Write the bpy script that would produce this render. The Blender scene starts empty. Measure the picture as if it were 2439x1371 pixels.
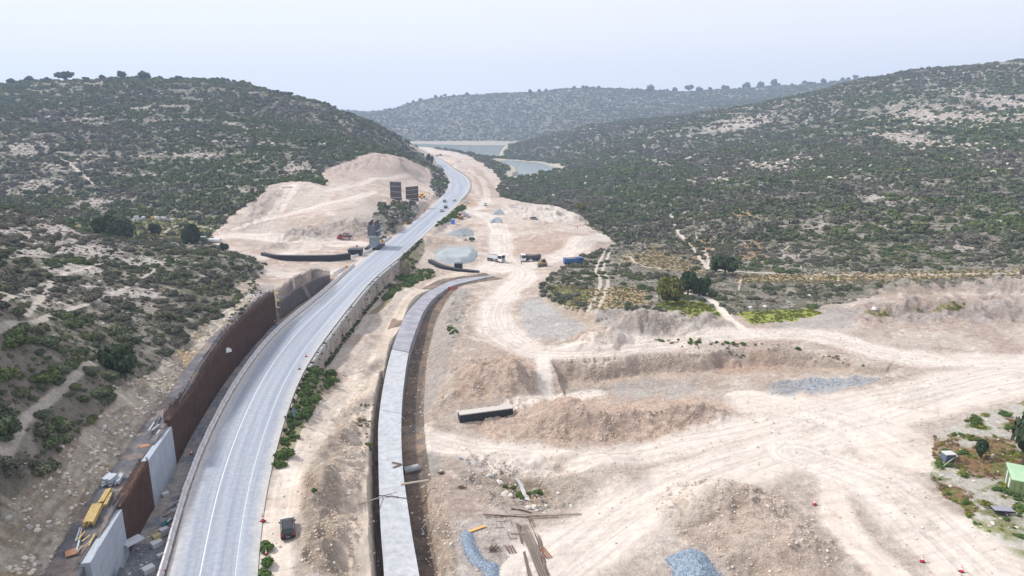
import bpy, math, random
import numpy as np
from mathutils import Vector, Matrix
random.seed(7); np.random.seed(7)
S = bpy.context.scene
C = S.collection
R = math.radians
# ------------------------------------------------------------------ camera
TH = R(14.0); CH = 52.0; F = 1626.0; PX0, PY0 = 1219.5, 685.5
cam_d = bpy.data.cameras.new('camera'); cam = bpy.data.objects.new('camera', cam_d); C.objects.link(cam)
cam.location = (0, 0, CH); cam.rotation_euler = (R(90) - TH, 0, 0)
cam_d.sensor_width = 36; cam_d.lens = 36 * F / 2439.0
cam_d.clip_start = 0.5; cam_d.clip_end = 20000
S.camera = cam
# ------------------------------------------------------------------ sky and sun
SUN_EL, SUN_AZ = R(46), R(-75)          # azimuth measured from +Y, negative = left of the view
w = bpy.data.worlds.new('World'); S.world = w; w.use_nodes = True
nt = w.node_tree; nt.nodes.clear()
out = nt.nodes.new('ShaderNodeOutputWorld'); bg = nt.nodes.new('ShaderNodeBackground')
sky = nt.nodes.new('ShaderNodeTexSky'); sky.sky_type = 'NISHITA'; sky.sun_disc = False
sky.sun_elevation = SUN_EL; sky.sun_rotation = SUN_AZ; sky.air_density = 1.0; sky.dust_density = 4.0; sky.ozone_density = 1.5
mx = nt.nodes.new('ShaderNodeMixRGB'); mx.inputs[0].default_value = 0.90
mx.inputs[2].default_value = (8.4, 8.5, 9.1, 1)
nt.links.new(sky.outputs[0], mx.inputs[1]); nt.links.new(mx.outputs[0], bg.inputs[0]); nt.links.new(bg.outputs[0], out.inputs[0])
bg.inputs[1].default_value = 0.095
sd = bpy.data.lights.new('sun', 'SUN'); sun = bpy.data.objects.new('sun', sd); C.objects.link(sun)
sd.energy = 3.3; sd.angle = R(5); sd.color = (1.0, 0.95, 0.88)
sdir = Vector((math.sin(SUN_AZ) * math.cos(SUN_EL), math.cos(SUN_AZ) * math.cos(SUN_EL), math.sin(SUN_EL)))
sun.rotation_euler = sdir.to_track_quat('Z', 'Y').to_euler()
S.view_settings.view_transform = 'Standard'; S.view_settings.look = 'None'
S.view_settings.exposure = 0.45; S.view_settings.gamma = 1.0
S.cycles.max_bounces = 6; S.cycles.diffuse_bounces = 3; S.cycles.volume_bounces = 1
S.cycles.transparent_max_bounces = 8
# ------------------------------------------------------------------ pixel -> world helpers
ct, st = math.cos(TH), math.sin(TH)
def ray(px, py):
    u = (px - PX0) / F; v = (py - PY0) / F
    return np.array([u, ct - v * st, -st - v * ct])
def Zp(px, py, z):
    d = ray(px, py); t = (z - CH) / d[2]
    return (d[0] * t, d[1] * t, z)
def Tp(px, py, t):
    d = ray(px, py); return (d[0] * t, d[1] * t, CH + d[2] * t)
def Wp(px, r, z):
    a = math.atan((px - PX0) / F * ct); return (r * math.sin(a), r * math.cos(a), z)
def ztop(x, y, py):
    # height of the point above (x,y) seen at image row py
    v = (py - PY0) / F
    t = y / (ct - v * st)
    return CH + t * (-st - v * ct)
# ------------------------------------------------------------------ noise
def _h(xi, yi, s):
    with np.errstate(over='ignore'):
        h = xi.astype(np.uint32) * np.uint32(374761393) + yi.astype(np.uint32) * np.uint32(668265263) + np.uint32((s * 974634777 + 12345) & 0xffffffff)
        h = (h ^ (h >> np.uint32(13))) * np.uint32(1274126177)
        h = h ^ (h >> np.uint32(16))
    return h.astype(np.float32) / np.float32(4294967296.0)
def vn(x, y, s=0):
    x = np.asarray(x, dtype=np.float64) + 50000.0; y = np.asarray(y, dtype=np.float64) + 50000.0
    xf = np.floor(x); yf = np.floor(y); fx = (x - xf).astype(np.float32); fy = (y - yf).astype(np.float32)
    xi = xf.astype(np.int64); yi = yf.astype(np.int64)
    fx = fx * fx * (3 - 2 * fx); fy = fy * fy * (3 - 2 * fy)
    a = _h(xi, yi, s); b = _h(xi + 1, yi, s); c = _h(xi, yi + 1, s); d = _h(xi + 1, yi + 1, s)
    return a + (b - a) * fx + (c - a) * fy + (a - b - c + d) * fx * fy
def fbm(x, y, sc, o=4, s=0, g=0.5):
    r = 0; a = 1; n = 0
    for i in range(o):
        k = 2 ** i / sc
        r = r + a * vn(x * k * 0.8 + y * k * 0.6, -x * k * 0.6 + y * k * 0.8, s + i * 7); n += a; a *= g
    return r / n
def sst(a, b, x):
    t = np.clip((x - a) / (b - a), 0, 1); return t * t * (3 - 2 * t)
# ------------------------------------------------------------------ curve helpers
def cat(pts, step, closed=False):
    P = [np.array(p, float) for p in pts]; o = []
    n = len(P)
    for i in range(n - 1):
        p0 = P[max(i - 1, 0)]; p1 = P[i]; p2 = P[i + 1]; p3 = P[min(i + 2, n - 1)]
        k = max(1, int(np.linalg.norm((p2 - p1)[:2]) / step))
        for j in range(k):
            t = j / k
            o.append(0.5 * ((2 * p1) + (-p0 + p2) * t + (2 * p0 - 5 * p1 + 4 * p2 - p3) * t * t + (-p0 + 3 * p1 - 3 * p2 + p3) * t ** 3))
    o.append(P[-1]); return np.array(o)
def resample(P, n):
    P = np.array(P, float); d = np.r_[0, np.cumsum(np.linalg.norm(np.diff(P[:, :2], axis=0), axis=1))]
    s = np.linspace(0, d[-1], n); return np.stack([np.interp(s, d, P[:, k]) for k in range(P.shape[1])], 1)
def plen(P):
    P = np.array(P); return float(np.sum(np.linalg.norm(np.diff(P[:, :2], axis=0), axis=1)))
def pldist(X, Y, P, vals=None, reach=60, endpad=False):
    """distance to polyline, signed (left positive), param value interpolated; far cells = 1e9"""
    P = np.array(P, float); sh = X.shape
    D = np.full(sh, 1e9); V = np.zeros(sh); E = np.zeros(sh, bool)
    m = (X > P[:, 0].min() - reach) & (X < P[:, 0].max() + reach) & (Y > P[:, 1].min() - reach) & (Y < P[:, 1].max() + reach)
    x = X[m]; y = Y[m]; d = np.full(x.shape, 1e9); vv = np.zeros(x.shape); sg = np.ones(x.shape); en = np.zeros(x.shape, bool)
    if vals is None: vals = np.r_[0, np.cumsum(np.linalg.norm(np.diff(P[:, :2], axis=0), axis=1))]
    n = len(P)
    for i in range(n - 1):
        ax, ay = P[i][:2]; bx, by = P[i + 1][:2]; ex, ey = bx - ax, by - ay; L = ex * ex + ey * ey
        if L < 1e-9: continue
        t0 = ((x - ax) * ex + (y - ay) * ey) / L; t = np.clip(t0, 0, 1)
        dd = np.hypot(x - ax - t * ex, y - ay - t * ey)
        k = dd < d
        cr = ex * (y - ay) - ey * (x - ax)
        d = np.where(k, dd, d); vv = np.where(k, vals[i] + t * (vals[i + 1] - vals[i]), vv); sg = np.where(k, np.sign(cr), sg)
        e = ((i == 0) & (t0 < 0)) | ((i == n - 2) & (t0 > 1)); en = np.where(k, e, en)
    D[m] = d * np.where(sg == 0, 1, sg); V[m] = vv; E[m] = en
    return D, V, E
def inpoly(X, Y, P):
    P = np.array(P, float); m = (X > P[:, 0].min()) & (X < P[:, 0].max()) & (Y > P[:, 1].min()) & (Y < P[:, 1].max())
    x = X[m]; y = Y[m]; c = np.zeros(x.shape, bool); n = len(P)
    for i in range(n):
        x1, y1 = P[i][:2]; x2, y2 = P[(i + 1) % n][:2]
        if y1 == y2: continue
        c ^= ((y1 > y) != (y2 > y)) & (x < (x2 - x1) * (y - y1) / (y2 - y1) + x1)
    o = np.zeros(X.shape, bool); o[m] = c; return o
# ------------------------------------------------------------------ terrain grid (polar about the valley's near end)
azin = np.linspace(R(-39), R(39), 1180)
azl = -np.geomspace(R(39.3), R(179.9), 50)[::-1]
AZ = np.concatenate([azl, azin, -azl[::-1]])
RR = np.concatenate([np.geomspace(2, 34, 12)[:-1], np.geomspace(34, 4300, 1480)])
LR = np.log(RR)
AG, RG = np.meshgrid(AZ, RR)
GX = RG * np.sin(AG); GY = RG * np.cos(AG)
cps = []
def cz(*a):
    for px, py, z in a: cps.append(Zp(px, py, z))
def ctp(*a):
    for px, py, t in a: cps.append(Tp(px, py, t))
def cw(*a):
    for px, r, z in a: cps.append(Wp(px, r, z))
# near left spur
cz((0,1371,9),(-120,1250,12),(0,1215,10.5),(110,1120,10.5),(190,1010,10.5),(300,900,10),(400,850,9),(500,770,8),(580,715,6.5),
   (0,1050,15),(0,900,19),(100,950,15),(200,860,15),(100,800,19),(0,700,22),(300,800,12.5),(300,700,13),(150,650,18),(420,760,10),(450,680,9.5),
   (0,600,22),(0,560,23),(150,580,18),(300,620,13),(420,620,10),(520,640,8),(620,625,4.5),(560,690,6),(-200,900,26),(-200,600,34))
ctp((0,490,232),(60,505,232),(150,535,228),(250,565,222),(350,585,218),(450,595,218),(540,605,222))
cw((0,300,12),(150,300,8),(300,290,5),(450,280,3),(-200,300,22),(540,262,3))
# valley behind spur, dump
cz((250,535,4),(350,540,3),(450,545,2.5),(520,560,2),(400,515,4),(150,510,6),(620,590,1),(700,600,1),(800,605,0.7),(640,640,1),(700,630,.7),(600,665,2),(650,690,2.0),(620,720,3.5),
   (560,620,3),(870,560,1.2),(800,572,1),(700,570,1.5),(620,560,2.5),(560,545,3),(760,545,4),(850,530,6),(900,500,9),(925,520,6),(950,550,.8),(900,580,.5))
cz((700,500,7),(620,520,4.5),(690,442,15),(650,460,12),(760,455,13),(830,455,12),(920,465,9.5),(800,490,9.5),(970,475,6),(1010,478,3),(980,500,3.5),(950,530,3))
ctp((800,425,430),(800,400,455),(880,392,500),(950,400,520),(1000,412,560),(900,430,440),(960,440,470),(1010,440,520),(1030,415,600),(1040,440,540),(740,425,420))
# left hill
ctp((350,470,400),(350,400,480),(350,330,570),(350,260,680),(350,192,850),(500,400,470),(500,300,620),(520,240,740),(520,197,840),(100,480,370),(100,400,450),(100,300,600),(100,240,720),(60,197,860),
    (600,430,420),(620,370,500),(640,300,620),(620,213,830),(700,242,790),(720,320,620),(740,380,510),(790,267,760),(800,330,620),(880,302,730),(880,360,600),(950,332,715),(960,370,640),(1000,372,700),(1025,392,690),
    (-200,400,450),(-200,200,850),(-200,480,370))
cw((-200,1100,70),(60,1150,70),(350,1150,70),(520,1150,62),(620,1150,45),(700,1100,30),(790,1050,15),(880,1020,2),(950,1000,-3),(0,1800,60),(400,2000,60),(700,1900,20),(850,1500,-14))
# far hills
cz((985,340,-12),(1100,337,-12),(1240,338,-12),(900,338,-12))
ctp((1040,234,2350),(980,250,2400),(1200,224,2400),(1300,214,2450),(1400,209,2480),(1500,210,2500),(1700,212,2600),(1850,206,2700),(2050,190,2800),(900,264,2800),(820,265,3000),
    (1100,290,2080),(1000,290,2120),(1250,290,2080),(1400,270,2150),(1400,310,1900),(1550,250,2200),(1750,235,2300),(1550,290,1800),(860,290,2600),(1000,262,2300),(1200,255,2250))
cw((1040,3200,60),(1200,3300,60),(1500,3300,80),(1850,3500,90),(2200,3500,120),(800,4000,30),(1200,4250,20),(0,4250,40),(2439,4250,90),(300,4250,30),(2200,4250,100))
# right hill
ctp((1208,354,1440),(1282,334,1420),(1341,316,1400),(1500,297,1350),(1654,284,1270),(1731,266,1220),(1885,243,1170),(2031,202,1120),(2200,162,1120),(2439,150,1080),(2650,150,1000))
cw((1341,1650,-8),(1500,1650,0),(1654,1600,0),(1885,1550,20),(2100,1550,40),(2439,1550,90))
ctp((2439,450,390),(2439,400,450),(2439,320,600),(2439,250,780),(2439,200,920),(2200,500,335),(2200,400,470),(2200,320,640),(2200,250,850),(2000,500,345),(2000,400,490),(2000,320,720),(2000,250,960),
    (1800,500,360),(1800,420,480),(1800,350,720),(1800,300,960),(1600,450,480),(1600,380,700),(1600,330,960),(1450,420,640),(1450,360,950),(1380,345,1150),(2650,400,400))
cz((2439,600,3),(2439,540,8),(2200,600,1),(2200,560,3),(2000,600,-1),(2000,560,2),(1800,600,-3),(1800,560,-1),(1650,560,-4),(1650,600,-4),(1500,520,-8),(1500,560,-8),(1450,480,-9),(1400,460,-9.5),(1300,450,-10),(1300,425,-10.5),
   (1220,440,-10),(1180,455,-6),(1360,400,-10.5),(1500,600,-4),(1600,650,-3.5),(1700,650,-3),(1850,640,-2.5),(2000,650,-2),(2439,650,0),(1380,650,-2.5),(1340,690,-2.5),(1420,700,-2.5),(1500,680,-3),(1600,700,-3),(1750,700,-3),
   (2000,700,-2),(2200,690,-1.5),(2439,690,-1),(1460,575,-6.5),(1400,535,-5),(1420,510,-7),(2650,650,3),(1350,385,-11),(1250,375,-11),(1210,372,-11))
# road line and its verges
for p in [(400,1371),(455,1150),(540,930),(638,812),(766,705),(854,628),(932,568),(973,538),(1040,482),(1067,447),(1070,428),(1058,410),(1033,387),(1018,367),(998,354),(981,348),
          (613,1371),(624,1214),(675,1013),(725,881),(757,833),(805,769),(853,708),(901,656),(949,621),(994,576),(1024,554),(1067,508),(1087,485),(1110,465),(1119,445),(1116,430),(1104,416),(1081,402),(1061,387),(1038,373),(1015,359),(992,350)]:
    cz((p[0], p[1], 0))
cz((640,1371,0),(700,1371,0),(740,1371,.6),(780,1371,0),(850,1371,-3.2),(640,1250,0),(720,1250,0),(760,1250,.6),(800,1250,-.8),(850,1230,-3.4),(650,1150,0),(720,1140,0),(765,1130,1),(810,1130,-1),(860,1110,-3.6),
   (690,1080,-.3),(740,1050,-.8),(790,1050,-1.5),(840,1030,-3.8),(705,970,-.5),(760,940,-1.8),(830,960,-4.5),(780,900,-3.5),(779,858,-4.2),(821,793,-5),(869,748,-5),(946,662,-5),(870,850,-5),(900,800,-5),(860,880,-5),(940,740,-5),(1000,690,-5),
   (960,680,-5),(1020,655,-4),(985,640,-3),(1000,600,-2),(1010,570,-.5),(1040,590,-3.5),(1040,630,-4.5),(1080,660,-5),(1150,640,-5))
# pads
cz((1100,690,-4.2),(1110,780,-3.6),(1095,850,-3.4),(1060,930,-4.4),(1020,985,-6.2),(1200,700,-4),(1300,750,-4.3),(1200,800,-4),(1380,800,-4),(1290,670,-4.5),(1350,640,-4.6),(1200,650,-5),(1250,640,-5),(1300,610,-5),(1180,600,-5),(1120,600,-4.5),
   (1090,560,-3),(1060,560,-2),(1150,550,-4),(1230,560,-3.4),(1300,540,-2.4),(1380,560,-2.6),(1250,600,-4.8),(1200,590,-4.8),(1430,595,-5.2),(1300,500,-2.5),(1200,500,-2.6),(1150,490,-1.6),(1370,510,-3),(1110,510,-1),(1130,470,-.6),(1180,480,-1.8),(1140,440,-.8),
   (1150,420,-3),(1165,400,-8),(1130,395,-1),(1100,380,.5),(1060,365,1.5),(1040,360,1.5),(1110,370,-4),(1160,385,-10.5),(1180,430,-7))
cz((1150,860,-3.6),(1200,900,-4),(1250,850,-4),(1120,930,-4.6),(1200,850,-3.6),(1290,900,-5.5),(1290,860,-4.4),(1320,856,-4),(1500,845,-3.8),(1685,838,-3.5),(1849,824,-3.2),(2000,850,-3.6),(2100,880,-4.6),
   (1600,815,-3.6),(2000,790,-3),(2200,800,-3.2),(2439,780,-2.6),(2439,720,-1.5),(2200,730,-2),(2000,740,-2.4),(1850,760,-2.8),(1800,790,-3.4),(1700,770,-2.6),(1550,770,-2.2),(1450,780,-3.4),(1650,740,-2.4),
   (1320,945,-8),(1462,922,-8),(1626,905,-7.4),(1708,892,-6.8),(1856,890,-6.4),(2000,905,-5.8),(2150,900,-5),(1285,945,-7),(1250,965,-6.2),(1350,965,-5.4),(1500,950,-5.2),(1650,945,-5.2),(1760,960,-5.6),(1760,990,-6.3),
   (1300,1050,-7.2),(1150,1025,-7.6),(1100,1030,-7.4),(1020,1040,-7.0),(1500,1045,-7),(1700,1020,-6.6),(1200,1080,-7.1),(1400,1090,-7),(1700,1080,-6.4),(2000,1000,-5.8),(2200,950,-5.2),(2439,930,-4.4),(2000,1150,-5.6),(2200,1150,-5),
   (2439,1150,-4.2),(2300,1050,-4.4),(2300,1300,-4.8),(2439,1371,-4.4),(2000,1371,-5.4),(1800,1300,-5.2),(1700,1200,-5.4),(1600,1371,-5.8),(1500,1200,-6.4),(1400,1371,-6),(1200,1371,-5.4),(1100,1371,-4.9),(1060,1371,-4.6),(1050,1250,-4.9),(1080,1200,-5.6),
   (1130,1240,-5.8),(1010,1130,-7),(1080,1130,-6.9),(1300,1280,-6),(1240,1175,-9.4),(1180,1140,-8.6),(1290,1190,-9),(1330,1130,-8),(1380,1180,-7.4),(1200,1230,-6.4),(1150,1170,-7.2))
cw((-3000,100,20),(-3000,400,40),(5500,100,-4),(5500,400,10),(-1500,70,16),(4000,70,-4),(1219,10,-3),(-600,35,5),(1219,40,-4),(3000,35,-4),(0,30,3))
for a in (-110, -150, 180, 150, 110):
    for r, z in ((60, 2), (400, 8), (2000, 30)): cps.append((r * math.sin(R(a)), r * math.cos(R(a)), z))
cp = np.array(cps); ca = np.arctan2(cp[:, 0], cp[:, 1]); cl = np.log(np.hypot(cp[:, 0], cp[:, 1]))
def kern(d2): return np.sqrt(d2 + 0.012 ** 2)
SA = 1.0
dm = (ca[:, None] - ca[None]) ** 2 * SA + (cl[:, None] - cl[None]) ** 2
n = len(cp); K = kern(dm) - np.eye(n) * 0.0015
A = np.zeros((n + 3, n + 3)); A[:n, :n] = K; A[:n, n] = 1; A[n, :n] = 1; A[:n, n + 1] = ca; A[n + 1, :n] = ca; A[:n, n + 2] = cl; A[n + 2, :n] = cl
wt = np.linalg.solve(A, np.r_[cp[:, 2], 0, 0, 0])
# evaluate on a coarse subgrid then interpolate
ia = np.unique(np.r_[np.arange(0, len(AZ), 5), len(AZ) - 1]); ir = np.unique(np.r_[np.arange(0, len(RR), 5), len(RR) - 1])
ca_, cr_ = np.meshgrid(AZ[ia], LR[ir]); Zc = np.full(ca_.shape, wt[n]) + wt[n + 1] * ca_ + wt[n + 2] * cr_
for k in range(n): Zc += wt[k] * kern((ca_ - ca[k]) ** 2 + (cr_ - cl[k]) ** 2)
Z1 = np.stack([np.interp(LR, LR[ir], Zc[:, j]) for j in range(len(ia))], 1)
GZ = np.stack([np.interp(AZ, AZ[ia], Z1[i]) for i in range(len(RR))], 0)
def G(px, py):
    """first terrain hit of the view ray through a photo pixel, as world xyz"""
    d = ray(px, py); hr = math.hypot(d[0], d[1]); a = math.atan2(d[0], d[1])
    j = np.searchsorted(AZ, a); j = min(max(j, 1), len(AZ) - 1); f = (a - AZ[j - 1]) / (AZ[j] - AZ[j - 1])
    col = GZ[:, j - 1] * (1 - f) + GZ[:, j] * f
    zr = CH + RR * d[2] / hr; k = np.nonzero((col >= zr) & (RR > 40))[0]
    k = k[0] if len(k) else int(np.argmax(np.where(RR > 40, col - zr, -1e9)))
    e0 = zr[k - 1] - col[k - 1]; e1 = zr[k] - col[k]; s = e0 / (e0 - e1) if e0 != e1 else 0
    r = RR[k - 1] + s * (RR[k] - RR[k - 1])
    return (r * math.sin(a), r * math.cos(a), CH + r * d[2] / hr)
def Gs(L): return np.array([G(*p) for p in L])
def hz(x, y):
    x = np.asarray(x, float); y = np.asarray(y, float)
    a = np.arctan2(x, y); l = np.log(np.maximum(np.hypot(x, y), 2.01))
    j = np.clip(np.searchsorted(AZ, a), 1, len(AZ) - 1); i = np.clip(np.searchsorted(LR, l), 1, len(RR) - 1)
    fa = np.clip((a - AZ[j - 1]) / (AZ[j] - AZ[j - 1]), 0, 1); fr = np.clip((l - LR[i - 1]) / (LR[i] - LR[i - 1]), 0, 1)
    return (GZ[i - 1, j - 1] * (1 - fa) + GZ[i - 1, j] * fa) * (1 - fr) + (GZ[i, j - 1] * (1 - fa) + GZ[i, j] * fa) * fr
def samp(Mk, x, y):
    a = np.arctan2(x, y); l = np.log(np.maximum(np.hypot(x, y), 2.01))
    j = np.clip(np.searchsorted(AZ, a), 1, len(AZ) - 1); i = np.clip(np.searchsorted(LR, l), 1, len(RR) - 1)
    return Mk[i, j]
# ------------------------------------------------------------------ key lines in world space (before the ground is carved)
RL = [(360,1500),(400,1371),(428,1250),(455,1150),(495,1055),(540,960),(590,880),(638,815),(690,765),(766,705),(854,626),(932,567),(973,537),(1040,481),(1060,457),(1068,444),(1070,428),(1058,410),(1033,387),(1018,367),(998,354),(981,348)]
RRt = [(606,1500),(613,1371),(616,1300),(625,1214),(651,1092),(675,1013),(689,960),(725,881),(757,833),(805,769),(853,708),(901,656),(949,619),(994,576),(1038,534),(1067,508),(1090,485),(1110,465),(1119,446),(1117,430),(1104,416),(1081,402),(1061,387),(1038,373),(1015,359),(992,350)]
ROADZ = 0.0
rl = cat([Zp(a, b, ROADZ) for a, b in RL], 3.0); rr = cat([Zp(a, b, ROADZ) for a, b in RRt], 3.0)
rl = resample(rl, 420); rr_ = resample(rr, 420)
# smooth the two edges
def smooth(P, k=3):
    P = P.copy()
    for _ in range(k): P[1:-1] = (P[:-2] + 2 * P[1:-1] + P[2:]) / 4
    return P
rl = smooth(rl, 20); rr_ = smooth(rr_, 20)
# the wall line on the left of the road (base of the wall), near end first
WBp = [(368,1206),(421,1106),(460,1030),(500,964),(542,900),(580,852),(638,785),(659,765)]
wb = [np.array(Zp(a, b, -0.6)) for a, b in [(307,1317)] + WBp]
d0 = wb[0] - wb[1]; d0 /= np.linalg.norm(d0)
ne = np.array(Zp(215, 1338, 6.4)); ne[2] = -.6; wb = [ne + (ne - wb[0]) * 2.5, ne] + wb
WTpy = [None, 1338, 1195, 1097, 1000, 935, 862, 800, 757, 704, 690]
wtz = [ztop(p[0], p[1], y) if y else 5.2 for p, y in zip(wb, WTpy)]; wtz[1] = 6.4; wtz[0] = 6.4
w4 = [np.array(Zp(a, b, -0.4)) for a, b in [(671,757),(709,727),(744,704),(787,668)]]
w4z = [ztop(p[0], p[1], y) for p, y in zip(w4, (692, 660, 649, 645))]
print('WALL', [round(z, 1) for z in wtz], [round(z, 1) for z in w4z], [tuple(np.round(p[:2], 0)) for p in wb])
# culvert (both top edges at z -5)
CZ = -4.9
CLp = [(918,1500),(915,1371),(908,1280),(904,1200),(901,1080),(902,1000),(914,913),(933,833),(959,765),(978,733),(1014,698),(1062,672),(1094,663),(1135,658),(1174,654)]
CRp = [(1014,1500),(999,1371),(984,1290),(972,1210),(962,1140),(957,1080),(956,990),(962,913),(975,833),(995,775),(1010,740),(1032,711),(1071,682),(1113,670),(1176,656.5)]
cl0 = cat([Zp(a, b, CZ) for a, b in CLp], 1.5); cr0 = cat([Zp(a, b, CZ) for a, b in CRp], 1.5)
NCV = 120; cul = smooth(resample(cl0, NCV), 3); cur = smooth(resample(cr0, NCV), 3); cuc = (cul + cur) / 2
cdist = np.r_[0, np.cumsum(np.linalg.norm(np.diff(cuc[:, :2], axis=0), axis=1))]
def at_row(P, py):    # parameter of the polyline point whose image row is nearest py
    v = []
    for p in P:
        y = p[1]; zc = -(p[2] - CH)
        dep = y * ct + zc * st; v.append(PY0 + F * (zc * ct - y * st) / dep)
    return int(np.argmin(np.abs(np.array(v) - py)))
print('CULV width', np.linalg.norm(cul - cur, axis=1)[::20])
# polygons taken from the photograph, laid on the ground
GP = {}
GP['site'] = Gs([(-300,1371),(-100,1290),(0,1222),(60,1180),(112,1128),(150,1060),(192,1010),(250,950),(300,905),(350,880),(405,850),(470,790),(525,752),(590,712),(565,690),(600,668),(628,645),(622,622),(560,600),(500,575),(515,548),(560,505),(620,470),(645,440),(700,432),(780,443),(760,415),(800,398),(860,388),(960,386),(1018,402),(1030,415),
  (1050,430),(1064,428),(1052,408),(1027,388),(1010,368),(992,355),(975,348),(1000,347),(1040,355),(1090,362),(1130,378),(1165,400),(1195,430),(1185,455),(1195,468),(1240,480),(1330,492),(1395,525),(1455,565),(1470,582),(1437,592),(1380,608),(1345,640),(1292,678),(1290,700),(1330,722),(1400,748),(1460,735),(1520,745),(1600,740),(1640,722),(1700,735),(1760,752),(1850,745),(1920,735),(2000,722),(2100,700),(2300,692),(2439,684),(2700,680)])
GP['site'] = np.vstack([GP['site'], [[150, 60, 0], [60, 5, 0], [-60, 5, 0], [-85, 45, 0]]])
GP['isl'] = Gs([(2700,930),(2439,955),(2300,1000),(2225,1040),(2215,1150),(2285,1200),(2340,1270),(2439,1330),(2700,1420)])
GP['verge'] = Gs([(975,600),(1010,572),(1010,600),(985,640),(1030,640),(1040,660),(1000,668),(930,700),(900,740),(870,745),(900,700),(950,650)])
GP['verge2'] = Gs([(690,1000),(725,890),(760,870),(800,880),(812,900),(780,930),(740,990),(700,1070),(672,1112),(650,1110),(665,1040)])
GP['verge3'] = Gs([(1025,552),(1080,505),(1100,488),(1112,492),(1095,515),(1060,535)])
GP['outcrop'] = Gs([(880,540),(905,500),(935,478),(985,478),(1000,490),(975,520),(920,555)])
GP['knoll'] = Gs([(1028,425),(1050,405),(1068,430),(1062,455),(1040,468),(1028,445)])
# water outlines at lake level
WZ = -12.0
lake = np.array([Zp(a, b, WZ) for a, b in [(880,341),(985,341),(1030,343),(1100,344.5),(1160,345),(1225,345.5),(1240,347),(1222,352),(1205,358),(1200,364),(1188,372),(1180,376),(1140,372),(1100,368),(1060,366),(1000,362),(940,358),(880,352)]])
inlet = np.array([Zp(a, b, WZ) for a, b in [(1186,380),(1230,382),(1280,386),(1320,395),(1331,402),(1300,410),(1268,418),(1240,425),(1222,427),(1222,420),(1233,412),(1226,400),(1200,388)]])
# ------------------------------------------------------------------ carve the ground
base = GZ.copy()
print('carve')
veg0 = ~inpoly(GX, GY, GP['site'])
near = GX ** 2 + GY ** 2 < 500 ** 2
# broad relief noise, stronger on hills
rough = fbm(GX, GY, 60, 4, 3) - 0.5
hill = sst(2, 14, GZ) * sst(90, 300, RG)
GZ = GZ + rough * (0.6 + 7 * hill) * np.where(RG > 60, 1, 0.3)
GZ = GZ + (fbm(GX, GY, 250, 3, 31) - 0.5) * 24 * hill * sst(300, 700, RG)
# terraces of rock on the hillsides
tz = GZ + 26 * (fbm(GX, GY, 150, 4, 5) - 0.5)
fr = (tz / 11.0) % 1.0
GZ = GZ + hill * 1.3 * sst(.42, .6, fbm(GX, GY, 90, 2, 55)) * (sst(0.0, 0.18, fr) * (1 - sst(0.18, 1.0, fr)) )
# lake bed
dl, _, _ = pldist(GX, GY, np.vstack([lake, lake[:1]]), reach=150); dl = np.abs(dl)
il = inpoly(GX, GY, lake); di, _, _ = pldist(GX, GY, np.vstack([inlet, inlet[:1]]), reach=100); di = np.abs(di); ii = inpoly(GX, GY, inlet)
GZ = np.where(il, np.minimum(GZ, WZ - 0.3 - np.minimum(dl * 0.15, 3)), GZ); GZ = np.where(ii, np.minimum(GZ, WZ - 0.2 - np.minimum(di * 0.15, 3)), GZ)
lakeband = (~il) & (~ii)
GZ = np.where(lakeband, np.maximum(GZ, WZ + 0.25), GZ)
wet = np.minimum(np.where(il, 0, dl), np.where(ii, 0, di))
# site roughness
fine = fbm(GX, GY, 6, 4, 11) - 0.5
GZ = GZ + np.where(near & ~veg0, fine * 0.5, 0)
spoil = np.zeros(GX.shape, np.float32)
for pp in ([(1180,965),(1330,945),(1500,940),(1680,945),(1770,990),(1600,1040),(1400,1062),(1200,1050),(1100,1020)], [(1120,860),(1220,840),(1275,870),(1280,930),(1220,950),(1130,960),(1080,940)], [(1420,735),(1520,725),(1640,745),(1730,775),(1640,800),(1500,800),(1440,780)],
           [(1120,1085),(1330,1095),(1400,1150),(1350,1215),(1200,1215),(1110,1140)], [(1570,1160),(1700,1140),(1850,1190),(2000,1290),(1900,1371),(1750,1371),(1640,1290),(1560,1230)], [(1370,790),(1420,780),(1480,800),(1480,835),(1400,838),(1350,820)], [(2030,730),(2439,690),(2439,770),(2060,770)],
           [(720,1130),(770,1100),(800,980),(870,950),(870,1120),(850,1371),(715,1371)], [(1020,1000),(1090,940),(1110,820),(1130,700),(1080,690),(1030,800),(1000,960)], [(1000,1170),(1060,1180),(1090,1371),(1020,1371)], [(1180,488),(1330,488),(1400,530),(1300,535),(1200,505)], [(640,580),(700,545),(880,515),(905,558),(760,575)], [(600,475),(655,440),(685,470),(650,520),(560,560)], [(790,402),(1020,394),(1025,412),(790,420)], [(1320,850),(1560,845),(1860,825),(2100,885),(1860,890),(1560,905),(1320,945)]):
    spoil = np.maximum(spoil, inpoly(GX, GY, Gs(pp)))
for _ in range(3): spoil = (spoil + np.roll(spoil, 3, 0) + np.roll(spoil, -3, 0) + np.roll(spoil, 3, 1) + np.roll(spoil, -3, 1)) / 5
rid = 1 - np.abs(2 * fbm(GX, GY, 5.5, 3, 401) - 1); rid2 = 1 - np.abs(2 * fbm(GX, GY, 2.0, 2, 402) - 1)
far_s = sst(120, 300, RG)
GZ = GZ + spoil * ((rid - .75) * (1.7 + 1.2 * far_s) + (rid2 - .75) * .7 + (fbm(GX, GY, .9, 2, 403) - .5) * .35)
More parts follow.
